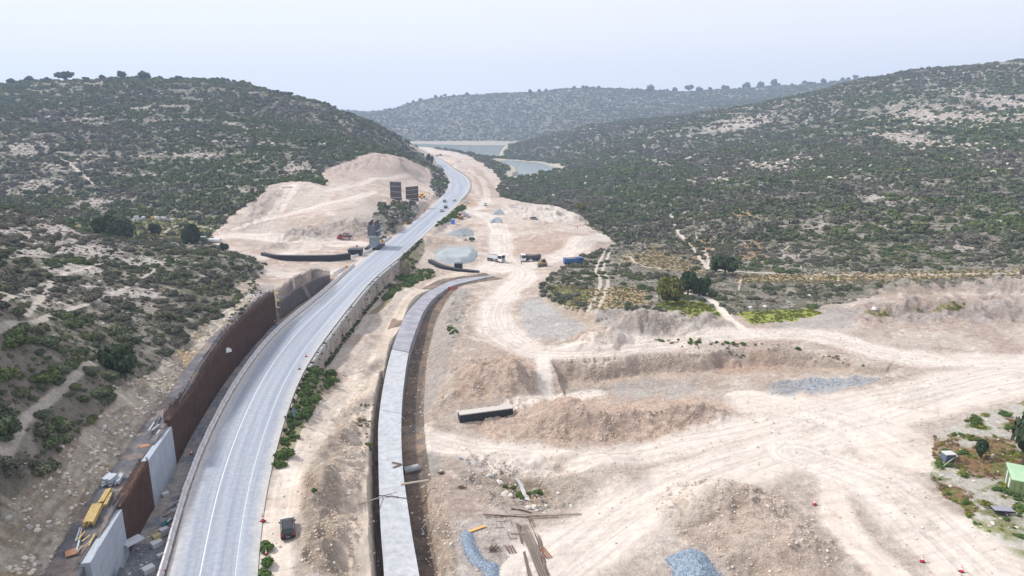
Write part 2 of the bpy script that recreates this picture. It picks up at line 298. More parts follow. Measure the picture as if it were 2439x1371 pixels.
# mounds and pits: px, py (centre on the ground), radius across, radius deep, height, colour
MOUNDS = [  # (px,py, rx, ry, h, rot deg)
 (1190,905,8,7,2.6,0),(1240,890,6,6,2.0,20),(1130,880,5,9,1.6,0),(1430,812,9,6,3.2,0),(1500,780,11,7,2.2,10),(1560,765,14,7,2.6,0),(1640,765,11,6,2.0,0),(1700,770,6,4,1.6,0),
 (1330,985,7,6,1.6,0),(1420,985,10,6,2.2,0),(1540,975,11,6,2.4,0),(1660,975,8,5,1.8,0),
 (1700,1190,7,6,1.8,10),(1780,1180,7,5,1.6,0),(1620,1230,6,6,1.4,0),(1850,1260,7,6,1.2,0),(1900,1320,6,7,1.2,0),(1750,1300,8,5,1.0,0),(1560,1290,4,3,.6,0),
 (1440,1110,6,4,1.3,0),(1330,1090,5,3,1.0,0),(1480,1150,5,4,1.0,0),(1400,1150,4,4,.9,0),(1100,1095,5,3,1.0,0),
 (2150,690,14,6,3.2,0),(2300,690,16,6,3.2,0),(2420,685,14,6,3.5,0),(2230,730,22,5,2.2,0),(2380,735,16,5,2.4,0),(2100,735,12,4,1.8,0),(2000,760,9,4,1.0,0),
 (690,560,16,10,2.0,0),(840,590,5,4,0.8,0),(660,590,8,5,2.2,0),(745,590,10,6,1.6,0),(740,640,8,6,1.2,0),
 (1250,500,6,5,2.2,0),(1290,500,7,5,2.4,0),(1330,512,6,5,2.2,0),(1220,493,6,4,2.0,0),(1370,520,6,5,2,0),(1180,540,3,4,.8,0),
 (1300,560,14,10,1.8,0),(1380,575,14,8,1.8,0),(1060,372,12,8,2.5,0),(1085,385,10,10,2.0,0),
 (760,1180,2.2,9,1.1,0),(740,1280,1.6,7,.8,0),(780,1300,2,8,.8,0),(790,1110,2,8,.9,0),(830,1030,2,8,1.2,0),(860,960,2,9,1.0,-8),(880,880,2.4,8,1.4,-10)]
for k, (px, py, rx, ry, h, ro) in enumerate(MOUNDS):
    x0, y0, _ = G(px, py); m = (np.abs(GX - x0) < 3 * max(rx, ry)) & (np.abs(GY - y0) < 3 * max(rx, ry))
    x = GX[m] - x0; y = GY[m] - y0; c, s_ = math.cos(R(ro)), math.sin(R(ro))
    wx = (fbm(GX[m], GY[m], 7, 3, k) - .5) * 0.7
    q = np.sqrt(((x * c + y * s_) / rx) ** 2 + ((-x * s_ + y * c) / ry) ** 2) * (1 + wx)
    GZ[m] += h * (1 - sst(0.1, 1.15, q)) * (0.75 + 0.6 * fbm(GX[m], GY[m], 3, 3, k + 50))
# steep cut faces on the pads: upper edge, lower depth
cutU = Gs([(1315,861),(1450,856),(1560,850),(1685,841),(1774,832),(1849,828),(1930,838),(2000,856),(2110,885)])
GZcut = GZ.copy()
dc, vc, ec = pldist(GX, GY, cutU, vals=[-8.2,-8.2,-7.9,-7.4,-7.0,-6.8,-6.4,-6.0,-5.0], reach=30)
nz = (fbm(GX, GY, 5, 3, 77) - .5)
dcn = -dc + nz * 2.6   # positive on the camera side
GZ = np.where((dc < 30) & (dc > -30) & ~ec, np.where(dcn > 0, np.minimum(GZ, np.maximum(vc, -3.6 - dcn * 1.25 - nz * 1.5)), np.maximum(GZ, -3.9)), GZ)
# scarp on the scrub island's west edge
sc = Gs([(1300,668),(1292,690),(1320,720),(1370,745),(1410,768)])
ds, _, es = pldist(GX, GY, sc, reach=25)
GZ = np.where((ds > 0) & (ds < 6) & ~es, np.maximum(GZ, np.minimum(-2.4, -4.2 + ds * 1.6)), GZ)
# culvert trench
dt, vt, et = pldist(GX, GY, cuc, reach=30)
vtn = vt / cdist[-1]
floorz = -7.9 + np.clip((vtn - 0.55) / 0.4, 0, 1) * 2.6
v870 = cdist[at_row(cuc, 880)] / cdist[-1]; hw_ = np.linalg.norm((cul - cur)[:, :2], axis=1) / 2; hwv = np.interp(vt, cdist, hw_)
lw = np.where(vtn < v870, hwv + .6 + .25 * nz, hwv - .25); rw = np.interp(vtn, [0, .05, .3, .5, .75, 1], [4.3, 4.5, 5.4, 6.4, 6.2, 2.6])
# where the pit ground meets the culvert the right bank is low
slopeR = np.interp(vtn, [0, .14, .2, .3, .5, .8, 1], [2.4, 2.4, .35, .5, .62, .7, .4])
tr = np.where(dt > 0, floorz + np.maximum(dt - lw, 0) * 5.0 + nz * .8, floorz + np.maximum(-dt - rw, 0) * slopeR + nz * .6 * (-dt > rw))
GZ = np.where((np.abs(dt) < 28) & ~et, np.minimum(GZ, tr), GZ)
# left wall platform and rock cut
wbl = np.array(wb); wll = np.vstack([wbl, [w4[0]], w4[1:]])
fz = [z - 0.45 for z in wtz] + [4.0, 2.4, 1.0, 0.4]
pwv = list(range(len(wll)))
dw, vw, ew = pldist(GX, GY, wll, vals=pwv, reach=70)
fzv = np.interp(vw, pwv, fz); pwid = np.interp(vw, pwv, [4.4, 4.4, 4.4, 4.4, 4.0, 3.6, 3.2, 2.8, 2.6, 2.4, 2.2, 3, 4, 6, 8][:len(pwv)])
on = np.abs(dw) < 60
strat = 1.3 * (fbm(GX, GY, 4, 4, 21) - .5) * 2 + .9 * (fbm(GX, GY, 1.5, 3, 22) - .5)
up = fzv + np.maximum(dw - pwid, 0) * 1.45 + np.where(dw > pwid, strat * sst(0, 2, dw - pwid), 0)
pl_ = on & (dw > 0.55) & (dw < 45) & ~ew
cutreal = pl_ & (dw > pwid) & (up < GZ - .1)
lowcap = np.where(dw < pwid, fzv, np.minimum(up, np.maximum(GZ, fzv - 1.0)))
GZ = np.where(pl_ & (vw < 10.5), lowcap, GZ)
# strip between the wall and the carriageway
drl, _, _ = pldist(GX, GY, rl, reach=60); drr, _, _ = pldist(GX, GY, rr_, reach=60)
strip = on & (dw <= 0.55) & (dw > -14) & ~ew & (drl > 0.9)
GZ = np.where(strip, -0.75 + 0.25 * fine, GZ)
# road bed
bed = (drl < 1.1) & (drr > -1.0) & (np.abs(drl) < 55) & (np.abs(drr) < 55)
bed = bed | ((np.abs(drl) < 1.1)) | (np.abs(drr) < 0.9)
# use the polygon of both edges
rpoly = np.vstack([rl, rr_[::-1]])
inr = inpoly(GX, GY, rpoly)
onroad = inr | (np.abs(drl) < 1.2) | (np.abs(drr) < 0.9)
edge_d = np.minimum(np.abs(drl), np.abs(drr))
sh_ = np.where(onroad, 0, sst(0.9, 5.0, edge_d))
GZ = np.where((edge_d < 5.0) & ~strip & ~(pl_ & (vw < 10.5)), ROADZ - 0.12 + (GZ - ROADZ + 0.12) * sh_, GZ)
GZ = np.where(inr, ROADZ - 0.15, GZ)
# ground falls away below the concrete wall on the right of the road
i0 = at_row(rr_, 881); i1 = at_row(rr_, 619); rwl = rr_[i0:i1 + 1]
nrm = np.gradient(rwl[:, :2], axis=0); nrm /= np.linalg.norm(nrm, axis=1)[:, None]; nr = np.stack([nrm[:, 1], -nrm[:, 0]], 1)
rwall = rwl.copy(); rwall[:, :2] += nr * 0.75
drw, vrw, erw = pldist(GX, GY, rwall, vals=np.linspace(0, 1, len(rwall)), reach=20)
wbz = np.interp(vrw, [0, .08, .3, 1], [-2.4, -4.0, -5.0, -5.4])
GZ = np.where((drw < -0.05) & (drw > -7) & ~erw, np.minimum(GZ, wbz + nz * .5 + np.maximum(-drw - 4, 0) * .2), GZ)
GZ = np.where((drw < 0) & (drw > -12) & ~erw, np.minimum(GZ, -3.6 + nz), GZ)
# small scale
GZ = GZ + np.where(near & ~onroad & ~(pl_ & (dw < pwid)) & ~strip, (fbm(GX, GY, 1.6, 3, 91) - .5) * 0.22, 0)
# ------------------------------------------------------------------ ground colours
def mixc(c0, c1, f): return c0 + (c1 - c0) * f[..., None]
def col(*c): return np.array(c, np.float32)
n1 = fbm(GX, GY, 9, 4, 101); n2 = fbm(GX, GY, 2.4, 3, 102); n3 = fbm(GX, GY, 40, 3, 103); n4 = fbm(GX, GY, 0.8, 2, 104)
veg = ~inpoly(GX + (n1 - .5) * 4, GY + (n2 - .5) * 5, GP['site'])
isl = inpoly(GX + (n2 - .5) * 2, GY + (n2 - .5) * 2, GP['isl'])
col0 = np.zeros(GX.shape + (3,), np.float32)
dirt = col(.59, .505, .44); dirt2 = col(.52, .405, .335)
col0[:] = dirt
col0 = mixc(col0, dirt2, sst(.45, .65, n1) * .7)
col0 = mixc(col0, col(.68, .61, .55), sst(.55, .75, n2) * .5)
gy, gx_ = np.gradient(GZ); 
dr = np.gradient(RR)[:, None]; da = np.gradient(AZ)[None, :] * RG
slope = np.hypot(gy / dr, gx_ / da)
steep = sst(.35, .9, slope)
# spoil patches ---- (polygon px, colour, warp m, strength)
brown = col(.60, .44, .345); pink = col(.55, .42, .34); grey = col(.40, .385, .37); blueg = col(.33, .37, .41); pale = col(.72, .67, .615); redb = col(.46, .30, .22); tan = col(.53, .44, .34)
PAT = [
 ([(1180,965),(1330,945),(1500,940),(1680,945),(1770,990),(1600,1040),(1400,1062),(1200,1050),(1100,1020)], brown, 2.5, .8),
 ([(1120,860),(1220,840),(1275,870),(1280,930),(1220,950),(1130,960),(1080,940)], brown, 2, .8),
 ([(1315,860),(1550,850),(1700,840),(1860,828),(2000,855),(2080,890),(1860,885),(1560,900),(1320,940)], col(.54,.42,.33), 1.5, .7),
 ([(1700,845),(1860,830),(1870,880),(1700,890)], redb, 1, .7),
 ([(1330,920),(1560,897),(1560,915),(1330,945)], grey, 1.5, .8),
 ([(1480,910),(1700,895),(1640,940),(1440,960)], grey, 2, .5),
 ([(1370,790),(1420,780),(1480,800),(1480,835),(1400,838),(1350,820)], pink, 1.5, .8),
 ([(1420,735),(1520,725),(1640,745),(1730,775),(1640,800),(1500,800),(1440,780)], grey, 2, .8),
 ([(1240,725),(1290,700),(1400,770),(1380,800),(1250,800)], col(.47,.47,.47), 2, .8),
 ([(1290,668),(1300,690),(1340,730),(1420,765),(1400,775),(1330,745),(1285,705)], tan, .8, .8),
 ([(1020,990),(1060,900),(1095,800),(1110,720),(1130,690),(1080,690),(1040,760),(1010,860),(1000,960)], grey, 1.5, .85),
 ([(975,850),(990,780),(1040,730),(1050,740),(1015,850),(1008,945),(975,945)], col(.30,.22,.165), .6, .85),
 ([(1080,640),(1170,650),(1100,665),(1010,715),(950,830),(900,850),(930,760),(1000,690)], tan, 1.5, .45),
 ([(1150,570),(1280,560),(1430,560),(1460,585),(1300,607),(1170,605)], col(.48,.35,.285), 3, .7),
 ([(1030,600),(1050,585),(1135,583),(1137,610),(1095,626),(1040,620)], col(.40,.43,.44), 1.0, 1),
 ([(1400,550),(1450,540),(1480,580),(1420,592)], col(.42,.34,.30), 2, .7),
 ([(1118,395),(1150,405),(1175,440),(1195,470),(1150,475),(1135,440)], col(.44,.34,.26), 2, .8), ([(1085,470),(1125,470),(1140,490),(1100,492)], col(.42,.27,.17), 1.5, .7), ([(1030,600),(1010,590),(1030,575),(1130,570),(1140,583),(1060,583)], col(.46,.36,.27), 2, .6), ([(1190,488),(1330,492),(1390,520),(1300,530),(1200,505)], pale, 2, .8),
 ([(1120,1085),(1330,1095),(1400,1150),(1350,1215),(1200,1215),(1110,1140)], col(.42,.37,.325), 2, .8),
 ([(1170,1130),(1260,1120),(1310,1170),(1290,1200),(1210,1190)], col(.33,.23,.13), 1.0, .6),
 ([(1570,1160),(1700,1140),(1850,1190),(2000,1290),(1900,1371),(1750,1371),(1640,1290),(1560,1230)], col(.60,.49,.41), 2.5, .7),
 ([(1750,1390),(1850,1300),(1960,1290),(2050,1400)], pink, 2.5, .5),
 ([(1860,905),(2090,895),(2100,905),(2000,920),(1870,945),(1830,935)], blueg, 2.5, .8),
 ([(2030,730),(2439,690),(2439,770),(2060,770)], col(.45,.37,.33), 4, .8),
 ([(2100,735),(2439,725),(2439,750),(2150,765)], grey, 4, .6),
 ([(1840,745),(2000,730),(2060,740),(2000,780),(1860,790)], grey, 3, .7),
 ([(700,960),(760,930),(880,880),(890,1000),(880,1371),(700,1371),(720,1130)], col(.47,.385,.30), 1.5, .5),
 ([(720,1130),(770,1100),(850,1030),(870,1120),(850,1371),(715,1371)], col(.42,.335,.25), 1.2, .6),
 ([(1000,1170),(1060,1180),(1090,1371),(1020,1371)], col(.56,.44,.34), 1, .6),
 ([(960,1000),(1010,1010),(1040,1080),(1060,1130),(1000,1160),(960,1110)], col(.36,.34,.32), 1.2, .8),
 ([(560,520),(640,470),(700,520),(760,560),(640,600),(550,560)], col(.50,.44,.40), 4, .6),
 ([(760,540),(880,520),(900,560),(760,575),(650,560)], col(.40,.355,.32), 4, .8), ([(600,475),(655,440),(685,470),(650,520),(560,560)], col(.43,.375,.34), 4, .75), ([(900,470),(915,500),(860,540),(740,548),(800,510)], col(.45,.40,.36), 4, .7), ([(700,440),(780,450),(760,490),(690,510),(680,470)], col(.55,.50,.44), 3, .6),
 ([(780,400),(1020,392),(1030,430),(900,440),(790,430)], col(.47,.38,.34), 4, .7),
 ([(580,700),(640,670),(650,700),(620,740),(590,720)], col(.37,.39,.42), 2, .6),
 ([(650,1110),(720,1080),(700,1200),(640,1180)], pale, 1.5, .5),
 ([(1090,1230),(1220,1240),(1230,1371),(1090,1371)], col(.58,.53,.50), 2, .6),
]
for i, (pp, cc, wp, stg) in enumerate(PAT):
    P = Gs(pp); m = inpoly(GX + (n1 - .5) * 2.2 * wp, GY + (n2 - .5) * 2.8 * wp, P).astype(np.float32)
    # soften along the rows/columns
    m = (m + np.roll(m, 2, 0) + np.roll(m, -2, 0) + np.roll(m, 2, 1) + np.roll(m, -2, 1)) / 5
    col0 = mixc(col0, cc, m * stg * (0.55 + .6 * n2))
rgh = np.ones(GX.shape, np.float32)
def track(pp, wd, cc, stg=.85, ruts=True, warp=1.0, on_=None):
    global col0, GZ, rgh
    P = cat(Gs(pp), 4); d, v, e = pldist(GX, GY, P, reach=wd * 3 + 5)
    d2 = d + (n1 - .5) * warp * wd * .5
    f = 1 - sst(wd * .35, wd * .75, np.abs(d2)); f = np.where(e & (np.abs(d) > wd * .5), 0, f)
    if ruts:
        s_ = vn(d * 2.2 + 40 + 2 * n1, v * .06, 5) * .5 + vn(d * 5 + 4 * n1, v * .05, 9) * .5
        for o_ in (-.30, .02, .33):
            dd_ = d - o_ * wd - (vn(v * .035 + 9 * o_, v * 0 + 3, 6) - .5) * wd * .45
            for w2 in (-1.0, 1.0): s_ = np.maximum(s_, 1.25 * np.exp(-((dd_ - w2) / .30) ** 2) * sst(.3, .55, vn(v * .03 + 17 * o_, v * 0 + 8, 12)))
        cc2 = cc * (1.02 - .20 * sst(.35, .75, s_)[..., None])
        col0 = np.where((np.abs(d) < 1e8)[..., None], mixc(col0, cc2, f * stg), col0)
    else: col0 = mixc(col0, cc, f * stg)
    if wd > 2.2: rgh = np.minimum(rgh, 1 - .6 * f)
    return f
hp = col(.62, .56, .505)
track([(1100,640),(1220,640),(1340,605),(1450,560)], 10, hp)
track([(1190,560),(1200,620),(1250,650),(1190,720),(1185,780),(1260,830),(1400,838),(1600,812),(1780,795),(1950,800),(2150,850),(2500,860)], 9, hp)
track([(1120,500),(1180,530),(1195,600),(1160,640)], 9, hp)
track([(1293,855),(1295,900),(1300,945)], 3.2, hp, .9, False, .4)
track([(1215,967),(1300,955),(1420,935)], 4, hp, .8, False)
track([(960,1030),(1060,1060),(1200,1085),(1400,1085),(1600,1060),(1800,1010),(2000,960),(2200,920),(2500,880)], 8, hp)
track([(1300,1371),(1400,1300),(1600,1170),(1850,1080),(2100,990),(2439,900)], 12, hp)
track([(1900,1080),(2100,1160),(2250,1290),(2360,1400)], 12, hp)
track([(1980,1150),(2000,1250),(2080,1330),(2150,1400)], 4, hp, .4)
track([(1800,960),(2000,1000),(2150,1080)], 14, hp, .6)
track([(600,615),(800,585),(1000,600)], 5, hp, .7); track([(620,640),(720,655),(840,640),(880,615)], 5, hp, .7)
track([(560,545),(640,520),(760,490),(850,470),(890,455)], 5, hp, .8); track([(640,520),(680,470),(700,440)], 6, hp, .6); track([(660,570),(560,560),(500,570)], 6, hp, .7)
track([(540,560),(700,575),(830,575),(900,590)], 6, hp, .7)
track([(780,455),(880,430),(1010,425)], 4, hp, .7)
track([(655,1371),(670,1200),(700,1100),(780,980),(850,900)], 4.5, col(.70,.62,.54), .5)
track([(860,1371),(850,1200),(850,1080),(870,960),(905,850),(960,740),(1040,670),(1100,650)], 4, col(.60,.52,.43), .6)
track([(1150,430),(1160,460),(1150,490),(1120,500)], 5, hp, .7); track([(1120,400),(1150,430)], 5, hp, .5); track([(1010,350),(1050,362),(1110,378)], 9, hp, .7)
# hill soil
hs = col(.26, .23, .195); hs2 = col(.165, .16, .115); hs3 = col(.42, .375, .33)
cv = np.zeros_like(col0); cv[:] = hs; cv = mixc(cv, hs2, sst(.40, .60, n1 * .6 + n3 * .4)); cv = mixc(cv, hs3, sst(.52, .62, n2 * .5 + n1 * .5) * .6)
band = (sst(0.0, .05, fr) * (1 - sst(.08, .16, fr))) * sst(.53, .62, fbm(GX, GY, 70, 3, 8)) * hill
cv = mixc(cv, col(.115, .125, .095), sst(250, 600, RG) * (.62 + .3 * sst(1200, 1700, RG) - .35 * sst(.5, .65, n3)) * (1 - (.5 - .35 * sst(1200, 1700, RG)) * sst(.5, .6, n2)))
cv = mixc(cv, col(.42, .38, .34), band * .65)
rocky = np.zeros(GX.shape)
for (px, py, rx, ry) in [(1850,390,60,22),(2250,280,110,35),(2150,330,60,40),(1700,430,50,12),(2380,240,60,40),(1640,505,20,8),(110,440,60,14),(450,370,60,12),(700,400,50,14),(250,480,60,16),(80,600,60,40),(60,710,50,30),(200,595,90,25),(60,555,60,25),(350,625,60,16),(100,720,70,20),(250,690,60,14),(150,545,60,14),(180,640,60,30),(330,700,50,20),(200,290,40,8),(60,350,60,25),(160,390,40,20),(1570,385,30,12),(1760,300,100,14),(2100,470,90,14),(1950,540,60,8),(2300,590,60,8),(1900,610,60,8)]:
    x0, y0, z0 = G(px, py); t = y0; sx = rx / F * t * 1.1
    xa, ya, _ = G(px, min(py + ry, 1300)); sy = max(6, abs(y0 - ya))
    q = ((GX - x0) / sx) ** 2 + ((GY - y0) / sy) ** 2
    rocky = np.maximum(rocky, np.exp(-q))
cv = mixc(cv, col(.42, .37, .335), (1 - .0 * RG) * sst(.42, .85, rocky * .7 + (n2 - .3) * .9) * sst(.1, .3, rocky))
cv = mixc(cv, col(.52, .475, .44), sst(.3, .7, rocky * .8 + (n2 - .5) * .9) * (RG < 300) * (GX < 0) * .8)
# dry grass and tan open ground in the scrub
for pp, cc in [([(1400,690),(1480,680),(1540,695),(1530,720),(1440,740),(1400,730)], col(.44,.34,.19)), ([(1740,655),(2439,640),(2439,655),(1750,672)], col(.42,.32,.18)), ([(1480,620),(1560,580),(1640,620),(1700,655),(1560,640)], col(.36,.29,.18)),
               ([(1680,495),(1760,490),(1800,520),(1680,520)], col(.38,.26,.15)), ([(1640,560),(1700,565),(1720,620),(1650,620)], col(.38,.26,.15)), ([(1760,580),(1820,570),(1830,610),(1770,620)], col(.38,.26,.15)),
               ([(1300,680),(1400,680),(1400,745),(1330,722)], col(.20,.22,.08)), ([(300,520),(420,515),(520,545),(430,570),(300,560)], col(.24,.26,.12)), ([(150,520),(250,515),(260,540),(160,545)], col(.27,.26,.12))]:
    cv = mixc(cv, cc, inpoly(GX + (n1 - .5) * 8, GY + (n2 - .5) * 8, Gs(pp)) * .8)
col0 = np.where((veg)[..., None], cv, col0)
# lake shores: pale rim
rim = (1 - sst(3, 26, wet)) * (RG > 500)
col0 = mixc(col0, col(.46, .42, .34), rim * .9)
bench = (1 - sst(1.6, 3.0, GZ - WZ)) * (RG > 1500) * veg
col0 = mixc(col0, col(.42, .385, .33), bench * .8)
# footpaths through scrub
fp = col(.64, .575, .505); pathm = np.zeros(GX.shape)
for pp, wd in [([(0,1090),(55,1000),(110,960),(170,905),(235,862),(262,832)], 1.15), ([(-60,830),(60,775),(150,740),(240,712),(275,695),(335,668),(370,640)], 1.1), ([(60,750),(130,665),(200,640),(300,625)], 1.2), ([(0,715),(60,690),(160,655)], 1.0), ([(-50,640),(80,560)], .8),
               ([(1446,592),(1420,640),(1430,675),(1400,742)], 1.3), ([(1456,596),(1436,640),(1448,675),(1418,745)], 1.3), ([(1600,510),(1612,545),(1650,590),(1685,640)], 2.0), ([(1655,560),(1680,600),(1690,640)], 1.6), ([(1685,640),(1790,648),(2000,655),(2439,648)], 1.8),
               ([(1630,698),(1690,712),(1740,760),(1800,800)], 3.0), ([(1500,610),(1540,635),(1690,645)], 1.3), ([(380,560),(430,535),(510,545),(530,560)], 1.6), ([(1760,690),(1765,660)], .6), ([(1880,585),(1860,600)], .7),
               ([(135,365),(180,400),(230,440)], 2.5), ([(180,275),(310,260),(330,265)], 1.5), ([(1640,508),(1700,490)], 1.0)]:
    f = track(pp, wd * .8, fp, .9, False, 1.0); pathm = np.maximum(pathm, f)
# near island corner
ic = mixc(np.zeros_like(col0) + col(.58,.55,.49), col(.30,.19,.10), sst(.42, .58, n1)); ic = mixc(ic, col(.20,.21,.07), sst(.5, .62, n2) * .8)
col0 = np.where(isl[..., None], ic, col0)
# grassy ground patches
grassP = []
for pp, cc in [([(1600,712),(1680,720),(1720,755),(1640,760),(1560,730)], col(.30,.34,.06)), ([(1750,745),(1830,740),(1930,735),(1960,745),(1880,765),(1800,772)], col(.33,.37,.06)), ([(2150,727),(2300,722),(2300,732),(2180,735)], col(.3,.3,.1)), ([(2060,748),(2120,740),(2120,755)], col(.3,.26,.12))]:
    P = Gs(pp); grassP.append(P); m = inpoly(GX + (n1 - .5) * 4, GY + (n2 - .5) * 5, P); col0 = mixc(col0, cc, m * .9); 
for k in ('verge', 'verge2', 'verge3'):
    m = inpoly(GX + (n1 - .5) * 2, GY + (n2 - .5) * 2, GP[k]); col0 = mixc(col0, col(.24, .22, .12), m * .8)
m = inpoly(GX, GY, GP['outcrop']) | inpoly(GX, GY, GP['knoll']); col0 = mixc(col0, col(.20, .195, .16), m * .9)
# platform, cut face, strip, road surroundings
plat = pl_ & (vw < 10.2) & (dw < pwid + .3 * nz)
col0 = np.where(plat[..., None], mixc(np.zeros_like(col0) + col(.20, .20, .22), col(.32, .27, .25), sst(.5, .6, n2)), col0)
cutf = cutreal & (vw < 9.6) & ~plat
layers = fbm(GX * .3 + GY * .3, GZ * 2.2 + n1 * 2, 1.4, 3, 61)
ccut = mixc(np.zeros_like(col0) + col(.62, .555, .46), col(.40, .34, .265), sst(.4, .62, layers)); ccut = mixc(ccut, col(.46, .30, .13), sst(.60, .68, n1) * .6)
cutzone = pl_ & (vw < 9.6) & (dw >= pwid) & ~veg & ~plat
col0 = np.where(cutzone[..., None], ccut, col0)
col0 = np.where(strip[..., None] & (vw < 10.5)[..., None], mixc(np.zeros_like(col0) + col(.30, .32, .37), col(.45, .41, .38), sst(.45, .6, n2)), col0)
# trench floor, mottled in darker browns
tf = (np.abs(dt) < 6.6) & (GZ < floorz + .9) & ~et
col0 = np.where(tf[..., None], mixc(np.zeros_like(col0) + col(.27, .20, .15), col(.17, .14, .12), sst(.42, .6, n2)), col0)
fx = np.where(veg, 0, steep * .55 * sst(.35, .6, n2)); col0 = mixc(col0, col(.40, .32, .26), fx)
# wheel scuffs and drag marks over the open dirt
sx_ = GX + 6 * fbm(GX, GY, 30, 2, 501); sy_ = GY + 6 * fbm(GX, GY, 30, 2, 502)
str1 = vn(sx_ * .12 + sy_ * .05, sy_ * 1.5 - sx_ * .35, 503) * .5 + vn(sx_ * .3, sy_ * 3.1 - sx_ * .8, 504) * .5
crack = sst(.60, .72, 1 - np.abs(2 * n2 - 1) * 1.3) * sst(.5, .6, n1)
bare_ = (~veg & ~isl).astype(np.float32) * (~plat) * (~strip)
col0 = col0 * (1 - bare_ * (.10 * sst(.45, .75, str1) + .10 * crack))[..., None]
col0 = col0 * (1 - bare_ * spoil * .12 * sst(.28, .6, 1 - rid2) - bare_ * spoil * .12 * sst(.25, .6, 1 - rid))[..., None]  # painted shade: hollows between the spoil ridges are darkened in the colour
col0 *= (1 + (n4 - .5) * .16 * rgh)[..., None] * (1 + (n2 - .5) * .2 * rgh)[..., None]
col0 = np.clip(col0, .02, .9)
# ------------------------------------------------------------------ ground mesh
def grid_mesh(name, X, Y, Z, colr, al=None):
    nr_, na_ = X.shape; v = np.stack([X, Y, Z], -1).reshape(-1, 3).astype(np.float32)
    i = np.arange(nr_ * na_).reshape(nr_, na_)
    q = np.stack([i[:-1, :-1], i[:-1, 1:], i[1:, 1:], i[1:, :-1]], -1).reshape(-1, 4)
    me = bpy.data.meshes.new(name); me.vertices.add(len(v)); me.vertices.foreach_set('co', v.ravel())
    me.loops.add(q.size); me.loops.foreach_set('vertex_index', q.ravel().astype(np.int32))
    me.polygons.add(len(q)); me.polygons.foreach_set('loop_start', (np.arange(len(q)) * 4).astype(np.int32))
    me.polygons.foreach_set('use_smooth', np.ones(len(q), bool))
    me.update(calc_edges=True)
    a = me.color_attributes.new('Col', 'FLOAT_COLOR', 'POINT'); a.data.foreach_set('color', np.concatenate([colr.reshape(-1, 3), al.reshape(-1, 1)], 1).ravel().astype(np.float32))
    return me
# ------------------------------------------------------------------ materials
MT = {}
def mat(name, c, rough=.8, var=.12, scale=3.0, metal=0.0, bump=0.0, spec=.3, ramp2=None, coord='Object'):
    if name in MT: return MT[name]
    m = bpy.data.materials.new(name); m.use_nodes = True; t = m.node_tree; b = t.nodes['Principled BSDF']
    b.inputs['Roughness'].default_value = rough; b.inputs['Metallic'].default_value = metal; b.inputs['Specular IOR Level'].default_value = spec
    tc = t.nodes.new('ShaderNodeTexCoord'); no = t.nodes.new('ShaderNodeTexNoise'); no.inputs['Scale'].default_value = scale; no.inputs['Detail'].default_value = 5; no.inputs['Roughness'].default_value = .65
    t.links.new(tc.outputs[coord], no.inputs['Vector'])
    cr = t.nodes.new('ShaderNodeValToRGB'); cr.color_ramp.elements[0].position = .32; cr.color_ramp.elements[1].position = .68
    c2 = ramp2 or tuple(min(1, k * (1 + var)) for k in c); c1 = c if ramp2 else tuple(k * (1 - var) for k in c)
    cr.color_ramp.elements[0].color = (*c1, 1); cr.color_ramp.elements[1].color = (*c2, 1)
    t.links.new(no.outputs['Fac'], cr.inputs[0]); t.links.new(cr.outputs[0], b.inputs['Base Color'])
    if bump:
        bp = t.nodes.new('ShaderNodeBump'); bp.inputs['Strength'].default_value = .6; bp.inputs['Distance'].default_value = bump
        t.links.new(no.outputs['Fac'], bp.inputs['Height']); t.links.new(bp.outputs[0], b.inputs['Normal'])
    MT[name] = m; return m
